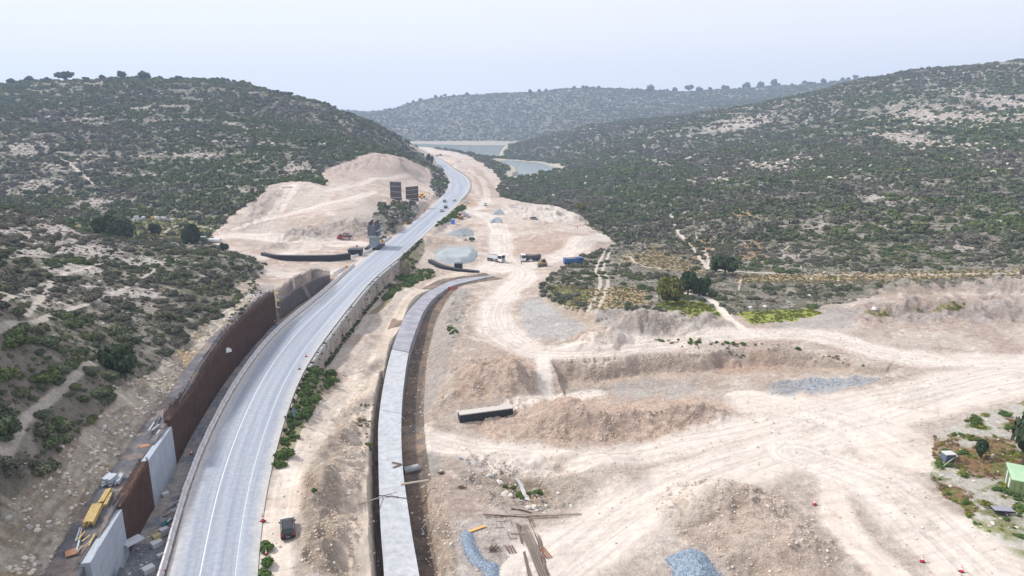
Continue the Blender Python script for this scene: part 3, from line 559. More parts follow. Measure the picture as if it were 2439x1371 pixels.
def ground_mat():
    m = bpy.data.materials.new('ground'); m.use_nodes = True; t = m.node_tree; b = t.nodes['Principled BSDF']
    b.inputs['Roughness'].default_value = .95; b.inputs['Specular IOR Level'].default_value = .1
    at = t.nodes.new('ShaderNodeVertexColor'); at.layer_name = 'Col'
    tc = t.nodes.new('ShaderNodeTexCoord')
    n_a = t.nodes.new('ShaderNodeTexNoise'); n_a.inputs['Scale'].default_value = 1.1; n_a.inputs['Detail'].default_value = 8; n_a.inputs['Roughness'].default_value = .75
    n_b = t.nodes.new('ShaderNodeTexNoise'); n_b.inputs['Scale'].default_value = .25; n_b.inputs['Detail'].default_value = 6; n_b.inputs['Roughness'].default_value = .7
    vo = t.nodes.new('ShaderNodeTexVoronoi'); vo.inputs['Scale'].default_value = 1.7; vo.inputs['Randomness'].default_value = 1
    for q in (n_a, n_b, vo): t.links.new(tc.outputs['Object'], q.inputs['Vector'])
    r = t.nodes.new('ShaderNodeMapRange'); r.inputs[1].default_value = .3; r.inputs[2].default_value = .7; r.inputs[3].default_value = .66; r.inputs[4].default_value = 1.26
    t.links.new(n_a.outputs['Fac'], r.inputs[0])
    n_c = t.nodes.new('ShaderNodeTexNoise'); n_c.inputs['Scale'].default_value = 4.5; n_c.inputs['Detail'].default_value = 4; n_c.inputs['Roughness'].default_value = .8; t.links.new(tc.outputs['Object'], n_c.inputs['Vector'])
    rc = t.nodes.new('ShaderNodeMapRange'); rc.inputs[1].default_value = .36; rc.inputs[2].default_value = .62; rc.inputs[3].default_value = .74; rc.inputs[4].default_value = 1.12; t.links.new(n_c.outputs['Fac'], rc.inputs[0])
    rm = t.nodes.new('ShaderNodeMath'); rm.operation = 'MULTIPLY'; t.links.new(r.outputs[0], rm.inputs[0]); t.links.new(rc.outputs[0], rm.inputs[1]); r = rm
    mm = t.nodes.new('ShaderNodeVectorMath'); mm.operation = 'SCALE'; t.links.new(at.outputs['Color'], mm.inputs[0])
    r1 = t.nodes.new('ShaderNodeMath'); r1.operation = 'SUBTRACT'; t.links.new(r.outputs[0], r1.inputs[0]); r1.inputs[1].default_value = 1
    r2 = t.nodes.new('ShaderNodeMath'); r2.operation = 'MULTIPLY_ADD'; t.links.new(r1.outputs[0], r2.inputs[0]); t.links.new(at.outputs['Alpha'], r2.inputs[1]); r2.inputs[2].default_value = 1.03; t.links.new(r2.outputs[0], mm.inputs['Scale'])
    t.links.new(mm.outputs[0], b.inputs['Base Color'])
    ad = t.nodes.new('ShaderNodeMath'); ad.operation = 'ADD'; t.links.new(n_a.outputs['Fac'], ad.inputs[0]); t.links.new(n_b.outputs['Fac'], ad.inputs[1])
    bp = t.nodes.new('ShaderNodeBump'); bp.inputs['Distance'].default_value = .9; t.links.new(at.outputs['Alpha'], bp.inputs['Strength'])
    t.links.new(ad.outputs[0], bp.inputs['Height']); t.links.new(bp.outputs[0], b.inputs['Normal'])
    return m
def leaf_mat(name, stops, hue_t=.35):
    m = bpy.data.materials.new(name); m.use_nodes = True; t = m.node_tree; b = t.nodes['Principled BSDF']
    b.inputs['Roughness'].default_value = .75; b.inputs['Specular IOR Level'].default_value = .15
    oi = t.nodes.new('ShaderNodeObjectInfo'); cr = t.nodes.new('ShaderNodeValToRGB'); cr.color_ramp.interpolation = 'LINEAR'
    el = cr.color_ramp.elements
    while len(el) < len(stops): el.new(.5)
    for i, c in enumerate(stops): el[i].position = i / (len(stops) - 1); el[i].color = (*c, 1)
    pa = t.nodes.new('ShaderNodeAttribute'); pa.attribute_type = 'INSTANCER'; pa.attribute_name = 'patch'
    m1 = t.nodes.new('ShaderNodeMath'); m1.operation = 'MULTIPLY'; m1.inputs[1].default_value = .38; t.links.new(oi.outputs['Random'], m1.inputs[0])
    m2_ = t.nodes.new('ShaderNodeMath'); m2_.operation = 'MULTIPLY_ADD'; m2_.inputs[1].default_value = .62; t.links.new(pa.outputs['Fac'], m2_.inputs[0]); t.links.new(m1.outputs[0], m2_.inputs[2])
    t.links.new(m2_.outputs[0], cr.inputs[0])
    at = t.nodes.new('ShaderNodeAttribute'); at.attribute_name = 'tone'
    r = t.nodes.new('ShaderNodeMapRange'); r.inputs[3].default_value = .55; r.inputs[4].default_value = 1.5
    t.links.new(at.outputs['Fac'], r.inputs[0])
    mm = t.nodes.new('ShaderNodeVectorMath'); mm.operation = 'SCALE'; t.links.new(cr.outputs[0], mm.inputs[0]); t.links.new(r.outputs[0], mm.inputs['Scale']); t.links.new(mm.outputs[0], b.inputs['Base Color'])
    MT[name] = m; return m
# ------------------------------------------------------------------ object helpers
class MB:
    def __init__(s): s.v = []; s.f = []; s.m = Matrix.Identity(4)
    def add(s, vs, fs):
        o = len(s.v); s.v += [tuple(s.m @ Vector(p)) for p in vs]; s.f += [tuple(i + o for i in f) for f in fs]; return s
    def box(s, c, d, rz=0, tap=1.0, tapy=None):
        x, y, z = d[0] / 2, d[1] / 2, d[2] / 2; ty = tap if tapy is None else tapy; ca_, sa = math.cos(rz), math.sin(rz); vs = []
        for k, (a, b) in ((-1, (1, 1)), (1, (tap, ty))):
            for sx, sy in ((-1, -1), (1, -1), (1, 1), (-1, 1)):
                px, py = sx * x * a, sy * y * b; vs.append((c[0] + px * ca_ - py * sa, c[1] + px * sa + py * ca_, c[2] + k * z))
        return s.add(vs, [(0, 3, 2, 1), (4, 5, 6, 7), (0, 1, 5, 4), (1, 2, 6, 5), (2, 3, 7, 6), (3, 0, 4, 7)])
    def cyl(s, a, b, r0, r1=None, n=10, cap=True):
        a, b = Vector(a), Vector(b); r1 = r0 if r1 is None else r1; d = (b - a).normalized(); u = d.orthogonal().normalized(); w_ = d.cross(u); vs = []
        for p, r in ((a, r0), (b, r1)):
            for i in range(n):
                t = 2 * math.pi * i / n; vs.append(tuple(p + (u * math.cos(t) + w_ * math.sin(t)) * r))
        fs = [(i, (i + 1) % n, n + (i + 1) % n, n + i) for i in range(n)]
        if cap: fs += [tuple(range(n - 1, -1, -1)), tuple(range(n, 2 * n))]
        return s.add(vs, fs)
    def prism(s, prof, y0, y1, inset=0.0, zin=None):
        """side profile in xz pulled along y; points above zin are drawn in by inset"""
        n = len(prof); vs = []
        for sy, y in ((1, y0), (-1, y1)):
            for x, z in prof: vs.append((x, y + (sy * inset if (zin is not None and z > zin) else 0) * (1 if y1 > y0 else -1), z))
        return s.add(vs, [tuple(range(n)), tuple(range(2 * n - 1, n - 1, -1))] + [(i + n, (i + 1) % n + n, (i + 1) % n, i) for i in range(n)])
    def build(s, name, m, parent=None, loc=None, rz=0, smooth=False, bevel=0):
        me = bpy.data.meshes.new(name); me.from_pydata(s.v, [], s.f); me.materials.append(m)
        if smooth:
            for p in me.polygons: p.use_smooth = True
        o = bpy.data.objects.new(name, me); C.objects.link(o)
        if parent: o.parent = parent
        if loc is not None: o.location = loc; o.rotation_euler = (0, 0, rz)
        if bevel:
            b = o.modifiers.new('bevel', 'BEVEL'); b.width = bevel; b.segments = 2; b.limit_method = 'ANGLE'
        return o
def tag(o, label, cat_, group=None, kind=None):
    if label: o['label'] = label
    if cat_: o['category'] = cat_
    if group: o['group'] = group
    if kind: o['kind'] = kind
    return o
def thing(name, label, cat_, loc, rz=0, group=None, sc=1.0):
    o = bpy.data.objects.new(name, None); C.objects.link(o); o.location = loc; o.rotation_euler = (0, 0, rz); o.empty_display_size = .3; o.scale = (sc,) * 3
    return tag(o, label, cat_, group)
def struct(o): o['kind'] = 'structure'; return o
def dup(o, loc, rz, label=None, group=None, sc=None):
    r = o.copy(); C.objects.link(r); r.location = loc; r.rotation_euler = (0, 0, rz)
    if sc is not None: r.scale = (sc,) * 3 if not isinstance(sc, tuple) else sc
    if label: r['label'] = label
    if group: r['group'] = group
    for ch in list(o.children):
        c = ch.copy(); C.objects.link(c); c.parent = r
        for g in ch.children:
            d = g.copy(); C.objects.link(d); d.parent = c
    return r
def GL(px, py, dz=0):
    p = G(px, py); return (p[0], p[1], float(hz(p[0], p[1])) + dz)
def head(px0, py0, px1, py1):
    a = G(px0, py0); b = G(px1, py1); return math.atan2(b[1] - a[1], b[0] - a[0])
def onz(x, y, dz=0): return (x, y, float(hz(x, y)) + dz)
# ------------------------------------------------------------------ ground, water, road
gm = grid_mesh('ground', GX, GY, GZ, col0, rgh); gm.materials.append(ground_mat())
go = bpy.data.objects.new('ground', gm); C.objects.link(go); struct(go)
def water_mat():
    m = bpy.data.materials.new('water'); m.use_nodes = True; t = m.node_tree; b = t.nodes['Principled BSDF']
    b.inputs['Base Color'].default_value = (.24, .285, .28, 1); b.inputs['Roughness'].default_value = .12; b.inputs['IOR'].default_value = 1.33
    tc = t.nodes.new('ShaderNodeTexCoord'); no = t.nodes.new('ShaderNodeTexNoise'); no.inputs['Scale'].default_value = .25; no.inputs['Detail'].default_value = 4
    t.links.new(tc.outputs['Object'], no.inputs['Vector']); bp = t.nodes.new('ShaderNodeBump'); bp.inputs['Strength'].default_value = .35; bp.inputs['Distance'].default_value = .5
    t.links.new(no.outputs['Fac'], bp.inputs['Height']); t.links.new(bp.outputs[0], b.inputs['Normal']); return m
mb = MB(); mb.add([(-700, 600, WZ), (400, 600, WZ), (400, 2100, WZ), (-700, 2100, WZ)], [(0, 1, 2, 3)]); struct(mb.build('water', water_mat()))
def road_mat():
    m = bpy.data.materials.new('road'); m.use_nodes = True; t = m.node_tree; b = t.nodes['Principled BSDF']; b.inputs['Roughness'].default_value = .7; b.inputs['Specular IOR Level'].default_value = .3
    uv = t.nodes.new('ShaderNodeUVMap'); mp = t.nodes.new('ShaderNodeMapping'); mp.inputs['Scale'].default_value = (11, .012, 1)
    n_ = t.nodes.new('ShaderNodeTexNoise'); n_.inputs['Scale'].default_value = 1; n_.inputs['Detail'].default_value = 5; n_.inputs['Roughness'].default_value = .6
    t.links.new(uv.outputs[0], mp.inputs[0]); t.links.new(mp.outputs[0], n_.inputs['Vector'])
    cr = t.nodes.new('ShaderNodeValToRGB'); e = cr.color_ramp.elements; e[0].position = .30; e[0].color = (.215, .24, .295, 1); e[1].position = .70; e[1].color = (.35, .38, .435, 1)
    t.links.new(n_.outputs['Fac'], cr.inputs[0])
    # dusty margins: a band along both edges of the carriageway
    sp = t.nodes.new('ShaderNodeSeparateXYZ'); t.links.new(uv.outputs[0], sp.inputs[0])
    a1 = t.nodes.new('ShaderNodeMath'); a1.operation = 'SUBTRACT'; t.links.new(sp.outputs[0], a1.inputs[0]); a1.inputs[1].default_value = .5
    a2 = t.nodes.new('ShaderNodeMath'); a2.operation = 'ABSOLUTE'; t.links.new(a1.outputs[0], a2.inputs[0])
    tc = t.nodes.new('ShaderNodeTexCoord'); n2_ = t.nodes.new('ShaderNodeTexNoise'); n2_.inputs['Scale'].default_value = .35; n2_.inputs['Detail'].default_value = 6; t.links.new(tc.outputs['Object'], n2_.inputs['Vector'])
    a3 = t.nodes.new('ShaderNodeMath'); a3.operation = 'MULTIPLY_ADD'; t.links.new(n2_.outputs['Fac'], a3.inputs[0]); a3.inputs[1].default_value = .16; t.links.new(a2.outputs[0], a3.inputs[2])
    mr = t.nodes.new('ShaderNodeMapRange'); mr.inputs[1].default_value = .42; mr.inputs[2].default_value = .56; t.links.new(a3.outputs[0], mr.inputs[0])
    mx_ = t.nodes.new('ShaderNodeMixRGB'); t.links.new(mr.outputs[0], mx_.inputs[0]); t.links.new(cr.outputs[0], mx_.inputs[1]); mx_.inputs[2].default_value = (.42, .41, .41, 1)
    n3_ = t.nodes.new('ShaderNodeTexNoise'); n3_.inputs['Scale'].default_value = 1.5; n3_.inputs['Detail'].default_value = 8; t.links.new(tc.outputs['Object'], n3_.inputs['Vector'])
    mr2 = t.nodes.new('ShaderNodeMapRange'); mr2.inputs[1].default_value = .3; mr2.inputs[2].default_value = .7; mr2.inputs[3].default_value = .88; mr2.inputs[4].default_value = 1.1; t.links.new(n3_.outputs['Fac'], mr2.inputs[0])
    vm = t.nodes.new('ShaderNodeVectorMath'); vm.operation = 'SCALE'; t.links.new(mx_.outputs[0], vm.inputs[0]); t.links.new(mr2.outputs[0], vm.inputs['Scale'])
    t.links.new(vm.outputs[0], b.inputs['Base Color']); return m
def ribbon(name, A, B, m, z, uvl=True):
    n = len(A); v = []; k = 9 if uvl else 2
    for i in range(n):
        for j in range(k):
            f = j / (k - 1); v.append(tuple(A[i][:2] * (1 - f) + B[i][:2] * f) + (z,))
    fs = [(i * k + j, i * k + j + 1, (i + 1) * k + j + 1, (i + 1) * k + j) for i in range(n - 1) for j in range(k - 1)]
    me = bpy.data.meshes.new(name); me.from_pydata(v, [], fs); me.materials.append(m)
    L = np.r_[0, np.cumsum(np.linalg.norm(np.diff((A + B)[:, :2] / 2, axis=0), axis=1))]
    uv = me.uv_layers.new(name='UVMap'); 
    for p in me.polygons:
        for li in p.loop_indices:
            vi = me.loops[li].vertex_index; uv.data[li].uv = ((vi % k) / (k - 1), L[vi // k])
    o = bpy.data.objects.new(name, me); C.objects.link(o); return o
struct(ribbon('road', rl, rr_, road_mat(), ROADZ + .02))
lm = mat('road_paint', (.62, .64, .67), .6, .1, 2.0)
def lane(fr0, name, wd=.14, a=0, b=420, dash=None):
    c_ = rl * (1 - fr0) + rr_ * fr0; t_ = np.gradient(c_[:, :2], axis=0); t_ /= np.linalg.norm(t_, axis=1)[:, None]; n_ = np.stack([t_[:, 1], -t_[:, 0]], 1)
    A = c_.copy(); B = c_.copy(); A[:, :2] -= n_ * wd / 2; B[:, :2] += n_ * wd / 2
    struct(ribbon(name, A[a:b], B[a:b], lm, ROADZ + .026, False))
lane(.365, 'centre_line', .13, 0, 330); lane(.755, 'edge_line', .07, 0, 300)
# ------------------------------------------------------------------ large structures
conc = mat('pale_concrete', (.33, .37, .43), .85, .10, .6, bump=.02, coord='Object')
conc2 = mat('barrier_concrete', (.58, .56, .56), .85, .15, 1.2, bump=.02)
concw = mat('weathered_concrete', (.36, .335, .31), .9, .2, .5, bump=.05)
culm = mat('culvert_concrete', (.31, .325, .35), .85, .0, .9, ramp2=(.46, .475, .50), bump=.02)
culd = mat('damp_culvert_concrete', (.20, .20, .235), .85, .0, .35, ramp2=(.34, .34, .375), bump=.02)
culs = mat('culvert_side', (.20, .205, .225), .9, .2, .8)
bitum = mat('bitumen_coating', (.018, .021, .03), .6, .3, 1.0)
rust = mat('rusty_rebar', (.075, .043, .035), .85, .0, .5, ramp2=(.145, .08, .06))
rustd = mat('rusty_mesh_infill', (.055, .032, .028), .9, .0, .45, ramp2=(.11, .062, .048), bump=.05)
steelg = mat('galvanised_steel', (.32, .34, .36), .5, .15, 2, metal=.5)
greyform = mat('grey_formwork', (.12, .13, .155), .8, .25, .8)
timber = mat('yellow_timber', (.42, .31, .13), .8, .25, 3)
oldwood = mat('weathered_plank', (.30, .25, .21), .9, .25, 4)
darkwood = mat('dark_timber', (.13, .10, .08), .9, .25, 4)
blackm = mat('black_rubber', (.02, .02, .022), .8, .2, 3)
def cross(P, zb, zt, th, side=1.0):
    """solid wall following P (world xy), thickness th towards the left of the line"""
    P = np.array(P)[:, :2]; t_ = np.gradient(P, axis=0); t_ /= np.linalg.norm(t_, axis=1)[:, None]; n_ = np.stack([-t_[:, 1], t_[:, 0]], 1) * side
    v = []; n = len(P)
    for i in range(n):
        a = P[i]; b = P[i] + n_[i] * th
        v += [(a[0], a[1], zb[i]), (a[0], a[1], zt[i]), (b[0], b[1], zt[i]), (b[0], b[1], zb[i])]
    f = []
    for i in range(n - 1):
        o = i * 4
        for k in range(4): f.append((o + k, o + (k + 1) % 4, o + 4 + (k + 1) % 4, o + 4 + k))
    f += [(3, 2, 1, 0), tuple(range(4 * n - 4, 4 * n))]
    return v, f
def offs(P, d):
    P = np.array(P, float).copy(); t_ = np.gradient(P[:, :2], axis=0); t_ /= np.linalg.norm(t_, axis=1)[:, None]
    P[:, 0] += -t_[:, 1] * d; P[:, 1] += t_[:, 0] * d; return P
def wallgeo(P, zb, zt, th):
    m = MB(); m.add(*cross(P, zb, zt, th)); return m
wbA = np.array(wb)
# --- pale concrete sections
def pale_section(a, b, za, zb_, label):
    P = resample([a, b], 6); zt = np.linspace(za, zb_, 6)
    root = thing('retaining_wall', label, 'retaining wall', (0, 0, 0), 0, 'retaining wall sections left of the road')
    wallgeo(P, [-1.3] * 6, zt, .95).build('concrete_face', conc, root)
    g = MB(); L = plen(P)
    for k in range(1, 5):
        z = -1.0 + (min(za, zb_) + .6) * k / 5; Q = offs(P, -.012)
        m_ = cross(Q, [z] * 6, [z + .035] * 6, .02); g.add(*m_)
    for k in range(1, int(L / 2.5)):
        p = np.array(resample(P, 100))[int(100 * k * 2.5 / L)]
        g.cyl((p[0], p[1], -.8), (p[0], p[1], np.interp(k * 2.5 / L, [0, 1], [za, zb_]) - .15), .022, n=6)
    g.build('panel_joints', mat('joint_grey', (.28, .30, .34), .9), root)  # joint lines in a darker grey of their own
    c_ = MB(); c_.add(*cross(offs(P, .96), zt - .1, zt + .12, .14)); c_.build('kicker_board', darkwood, root)
    return root
zS0 = [wtz[1], ztop(wbA[2][0], wbA[2][1], 1212)]
pale_section(wbA[1], wbA[2], 6.35, zS0[1], 'pale concrete wall section at the lower left corner, nearest to the viewer')
zS2 = [ztop(wbA[3][0], wbA[3][1], 1097), ztop(wbA[4][0], wbA[4][1], 1015)]
pale_section(wbA[3] + [0, 0, 0], wbA[4], zS2[0], zS2[1], 'pale concrete wall section between two rusty brown sections')
# --- rusty reinforcement sections
def rebar_section(P, zt, label, core_mat, bar_mat, corefrac, step=.32, top=.5):
    root = thing('reinforcement_wall', label, 'retaining wall', (0, 0, 0), 0, 'retaining wall sections left of the road')
    n = max(4, int(plen(P) / 1.5)); Q = resample(P, n); ztr = np.interp(np.linspace(0, 1, n), np.linspace(0, 1, len(zt)), zt)
    core = MB(); core.add(*cross(offs(Q, .12), [-1.3] * n, -1.3 + (ztr + 1.3) * corefrac, .8)); core.build('infill', core_mat, root)
    L = plen(Q); nb = int(L / step); B = resample(np.c_[Q[:, :2], ztr], nb); vb = MB()
    rnd = random.Random(5)
    for off_ in (0, .97):
        BB = offs(B, off_)
        for i in range(nb):
            x, y, z = BB[i]; z2 = z - top * .4 + rnd.random() * top
            vb.box((x, y, (z2 - 1.2) / 2), (.055, .055, z2 + 1.2))
    vb.build('vertical_bars', bar_mat, root)
    hb = MB(); zz = -0.6
    while zz < max(ztr) - .3:
        for off_ in (-.04, .99):
            Qo = offs(Q, off_)
            hb.add(*cross(Qo, [min(zz, a - .3) for a in ztr], [min(zz, a - .3) + .05 for a in ztr], .04))
        zz += .42
    hb.build('horizontal_bars', bar_mat, root)
    return root
rebar_section(wbA[2:4] + [0, 0, 0], [ztop(wbA[2][0], wbA[2][1], 1196), ztop(wbA[3][0], wbA[3][1], 1089)], 'short rusty brown reinforcement section between two pale concrete wall sections', rustd, rust, .93)
rebar_section(wbA[4:], [ztop(wbA[4][0], wbA[4][1], 985)] + wtz[5:], 'long rusty brown reinforcement wall curving beside the road', rustd, rust, .90, .34, .9)
rg = mat('grey_brown_rebar', (.13, .115, .12), .9, .0, .5, ramp2=(.22, .185, .175))
r4 = rebar_section(np.array(w4), w4z, 'grey formed wall with bare reinforcement on top, farthest of the wall sections', mat('grey_wall_infill', (.085, .085, .10), .9, .0, .6, ramp2=(.14, .13, .14)), rg, .62, .4, .8)
# scaffold tower in the gap between the two
gapc = (wbA[-1] + w4[0]) / 2; sc_ = thing('scaffold_tower', 'narrow scaffold tower in the gap between the brown and grey walls', 'scaffold', (gapc[0] - .6, gapc[1] + .8, -.7), 0.5)
m = MB(); m2 = MB()
for sx in (-.7, .7):
    for sy in (-.9, .9): m.cyl((sx, sy, 0), (sx, sy, 8.6), .05, n=6)
for k in range(9):
    z = .4 + k * .98
    for a, b in (((-.7, -.9), (.7, -.9)), ((.7, -.9), (.7, .9)), ((.7, .9), (-.7, .9)), ((-.7, .9), (-.7, -.9))): m.cyl((*a, z), (*b, z), .04, n=6)
    m.cyl((-.7, -.9, z), (.7, -.9, z + .9), .03, n=5)
for k in (1, 3, 5, 7): MB().box((0, 0, .5 + k * .98), (1.3, 1.7, .06)).build('deck', timber, sc_)
m.build('frame', steelg, sc_)
# props leaning against the grey wall
for f_, lb in ((.35, 'slanting steel prop against the grey wall, nearer one'), (.45, 'slanting steel prop against the grey wall, farther one')):
    p = w4[1] * (1 - f_) + w4[2] * f_; m = MB(); m.cyl((p[0] + 3.0, p[1] - 1.0, -.6), (p[0] + .1, p[1], 4.6), .07, n=6); m.box((p[0] + 3.0, p[1] - 1.0, -.6), (.5, .5, .08)); o = m.build('wall_prop', mat('prop_steel', (.5, .47, .43), .6)); tag(o, lb, 'prop', 'props against the grey wall')
# --- concrete wall below the road on the right
Q = resample(rwall, 60); zb = np.interp(np.linspace(0, 1, 60), [0, .08, .3, 1], [-3.2, -5.0, -6.0, -6.4])
root = thing('roadside_wall', 'long weathered concrete wall holding up the right side of the road', 'retaining wall', (0, 0, 0))
mb = MB(); mb.add(*cross(offs(Q, 0.0), zb, [ROADZ + .06] * 60, .4)); mb.build('wall_face', concw, root)
mb = MB(); mb.add(*cross(offs(Q, -.08), [ROADZ - .12] * 60, [ROADZ + .22] * 60, .5)); mb.build('coping', conc2, root)
mb = MB()
for k in range(1, 6): mb.add(*cross(offs(Q, -.02), np.maximum(zb + .2, -.9 * k), np.maximum(zb + .24, -.9 * k + .05), .05))
mb.build('board_marks', mat('board_marks', (.22, .20, .18), .9), root)
# --- guard rail
j0 = at_row(rr_, 1005); j1 = at_row(rr_, 578); gr = resample(offs(rr_[j0:j1], -.35), 98)
root = thing('guard_rail', 'overgrown dark steel guard rail along the right edge of the road', 'guard rail', (0, 0, 0))
mb = MB(); mb.add(*cross(gr, [ROADZ + .45] * 98, [ROADZ + .78] * 98, .06)); mb.build('rail', mat('rail_steel', (.16, .19, .19), .6, .3, 1), root)
for i in range(98):
    x, y = gr[i][:2]; mb = MB(); mb.box((x, y, ROADZ + .35), (.12, .12, .9)); mb.build('post', steelg, root)
j2 = at_row(rr_, 480); j3 = at_row(rr_, 366); gr2 = resample(offs(rr_[j2:j3], -.6), 60)
root = thing('guard_rail', 'far dark guard rail round the outside of the road bend', 'guard rail', (0, 0, 0))
mb = MB(); mb.add(*cross(gr2, [ROADZ + .3] * 60, [ROADZ + .95] * 60, .1)); mb.build('rail', MT['rail_steel'], root)
for i in range(0, 60, 1):
    x, y = gr2[i][:2]; mb = MB(); mb.box((x, y, ROADZ + .4), (.15, .15, 1.0)); mb.build('post', steelg, root)
# --- jersey barriers
prof = [(-.32, 0), (-.32, .12), (-.15, .36), (-.11, 1.02), (.11, 1.02), (.15, .36), (.32, .12), (.32, 0)]
def barrier_mesh():
    m = MB(); n = len(prof); L = 1.44
    m.add([(-L, y, z) for y, z in prof] + [(L, y, z) for y, z in prof], [tuple(range(n)), tuple(range(2 * n - 1, n - 1, -1))] + [(i, i + n, (i + 1) % n + n, (i + 1) % n) for i in range(n)])
    return m
bar0 = None
def barriers(P, lab, grp, dz=0.0, jit=.03):
    global bar0
    n = int(plen(P) / 2.98); Q = resample(P, n + 1); rnd = random.Random(3)
    for i in range(n):
        a, b = Q[i], Q[i + 1]; x, y = (a[:2] + b[:2]) / 2; rz = math.atan2(b[1] - a[1], b[0] - a[0]) + rnd.uniform(-.015, .015)
        if bar0 is None: bar0 = barrier_mesh().build('concrete_barrier', conc2); o = bar0
        else: o = bar0.copy(); C.objects.link(o)
        o.location = (x + rnd.uniform(-jit, jit), y + rnd.uniform(-jit, jit), ROADZ - .02 + dz); o.rotation_euler = (0, 0, rz); tag(o, lab, 'barrier', grp)
k0 = at_row(rl, 1440); k1 = at_row(rl, 628)
barriers(offs(rl[k0:k1], .62), 'grey concrete barrier in the row between the road and the walls', 'barriers along the left of the road')
barriers([G(838, 613), G(862, 606), G(885, 597), G(932, 565)], 'grey concrete barrier in the row beside the unfinished pier', 'barriers past the site entrance')
barriers([G(795, 653), G(812, 645), G(833, 637)], 'grey concrete barrier in the short row behind the orange sign', 'barriers behind the orange sign')
# --- culvert
root = thing('box_culvert', 'long curving concrete box culvert running up the middle of the site', 'culvert', (0, 0, 0))
joints = [1500, 1186, 974, 830, 733, 690, 654]
js = [at_row(cul, r) for r in joints]; js[0] = 0; js[-1] = NCV - 1
vt_c = cdist / cdist[-1]; fl = -8.3 + np.clip((vt_c - 0.55) / 0.4, 0, 1) * 2.6
def slab(L_, R_, zt, zb, i, j, ex=0.0):
    v = []; n = j - i + 1
    for k in range(i, j + 1):
        l, r = L_[k].copy(), R_[k].copy()
        d = (r - l)[:2] / np.linalg.norm((r - l)[:2]); v += [(l[0] - d[0] * ex, l[1] - d[1] * ex, zb[k]), (l[0] - d[0] * ex, l[1] - d[1] * ex, zt), (r[0] + d[0] * ex, r[1] + d[1] * ex, zt), (r[0] + d[0] * ex, r[1] + d[1] * ex, zb[k])]
    f = []
    for q in range(n - 1):
        o = q * 4
        for k in range(4): f.append((o + k, o + (k + 1) % 4, o + 4 + (k + 1) % 4, o + 4 + k))
    return v, f + [(3, 2, 1, 0), tuple(range(4 * n - 4, 4 * n))]
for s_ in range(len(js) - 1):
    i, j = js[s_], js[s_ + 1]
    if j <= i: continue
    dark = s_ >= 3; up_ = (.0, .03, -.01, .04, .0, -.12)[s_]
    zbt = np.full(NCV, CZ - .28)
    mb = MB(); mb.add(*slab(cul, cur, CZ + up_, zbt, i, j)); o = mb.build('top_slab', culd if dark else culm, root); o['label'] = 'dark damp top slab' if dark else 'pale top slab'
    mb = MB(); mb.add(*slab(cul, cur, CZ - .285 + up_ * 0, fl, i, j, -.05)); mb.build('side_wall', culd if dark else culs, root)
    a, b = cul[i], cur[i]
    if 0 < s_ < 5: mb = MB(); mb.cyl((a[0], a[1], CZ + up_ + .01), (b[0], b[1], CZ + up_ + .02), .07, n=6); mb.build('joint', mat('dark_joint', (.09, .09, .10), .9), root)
# --- black coated headwall on the right, and the black culverts crossing under the road
def ground_strip(a, b, wdt, zt0, zt1, zb, name, label, cat_, topm, facem, capm=None):
    P = resample([a, b], 8); root = thing(name, label, cat_, (0, 0, 0)); ztv = np.linspace(zt0, zt1, 8)
    mb = MB(); mb.add(*cross(P, [zb] * 8, ztv - .12, wdt)); mb.build('face', facem, root)
    mb = MB(); mb.add(*cross(offs(P, -.06), ztv - .118, ztv + .06, wdt + .12)); mb.build('top_slab', topm, root); return root
a = Zp(1096, 1013, -7.5); b_ = Zp(1222, 985, -6.4)
hw_z = ztop(a[0], a[1], 988)
ground_strip(np.array(a), np.array(b_), 1.9, hw_z, hw_z + .1, -9.5, 'culvert_headwall', 'black coated concrete culvert end with a pale top, half buried in the brown mound', 'culvert', mat('dusty_top', (.46, .43, .40), .9), bitum)
def bw(pts, th, zt, zb, name, label, topm=None, faces=bitum):
    P = resample(cat(pts, 2), 24); root = thing(name, label, 'culvert', (0, 0, 0)); zt = np.array(np.interp(np.linspace(0, 1, 24), np.linspace(0, 1, len(zt)), zt))
    mb = MB(); mb.add(*cross(P, zt * 0 + zb, zt - .1, th)); mb.build('face', faces, root)
    mb = MB(); mb.add(*cross(offs(P, -.05), zt - .098, zt + .06, th + .1)); mb.build('top_slab', topm or MT['black_top'], root); return P
mat('black_top', (.04, .045, .055), .7)
zt_ = ztop(*Zp(730, 622, .6)[:2], 609)
bw([Zp(622, 613, .8), Zp(655, 621, .6), Zp(730, 623, .5), Zp(800, 622, .4), Zp(836, 618, .3)], 1.6, [zt_, zt_, zt_, zt_], -1, 'black_culvert', 'long low black culvert wall left of the road')
zt_ = ztop(*Zp(1080, 643, -5)[:2], 637)
bw([Zp(1020, 632, -5), Zp(1045, 642, -5), Zp(1080, 646, -5), Zp(1140, 650, -5.2)], 1.6, [-2.6, -2.9, zt_, -4.6], -6.5, 'black_culvert', 'curved black culvert wall below the big grey stockpile')
def chamber(px0, px1, pyb, pyt, z, dy, label):
    a = np.array(Zp(px0, pyb, z)); b = np.array(Zp(px1, pyb, z)); h = ztop(a[0], a[1], pyt) ; wd = b[0] - a[0]
    root = thing('black_chamber', label, 'manhole chamber', (a[0] + wd / 2, a[1] + dy / 2, z)); H = h - z
    mb = MB(); mb.box((0, 0, H / 2 - .3), (wd, dy, H + .4)); mb.build('body', bitum, root)
    mb = MB(); mb.box((0, 0, H - .02), (wd + .2, dy + .2, .12)); mb.box((0, 0, H + .06), (.9, .9, .08)); mb.build('lid', mat('black_lid', (.06, .07, .085), .6), root)
chamber(829, 860, 608, 594, .3, 4, 'squat black box chamber at the end of the long black culvert')
chamber(1082, 1101, 642, 628, -5, 2.6, 'small black box chamber standing on the curved black culvert')
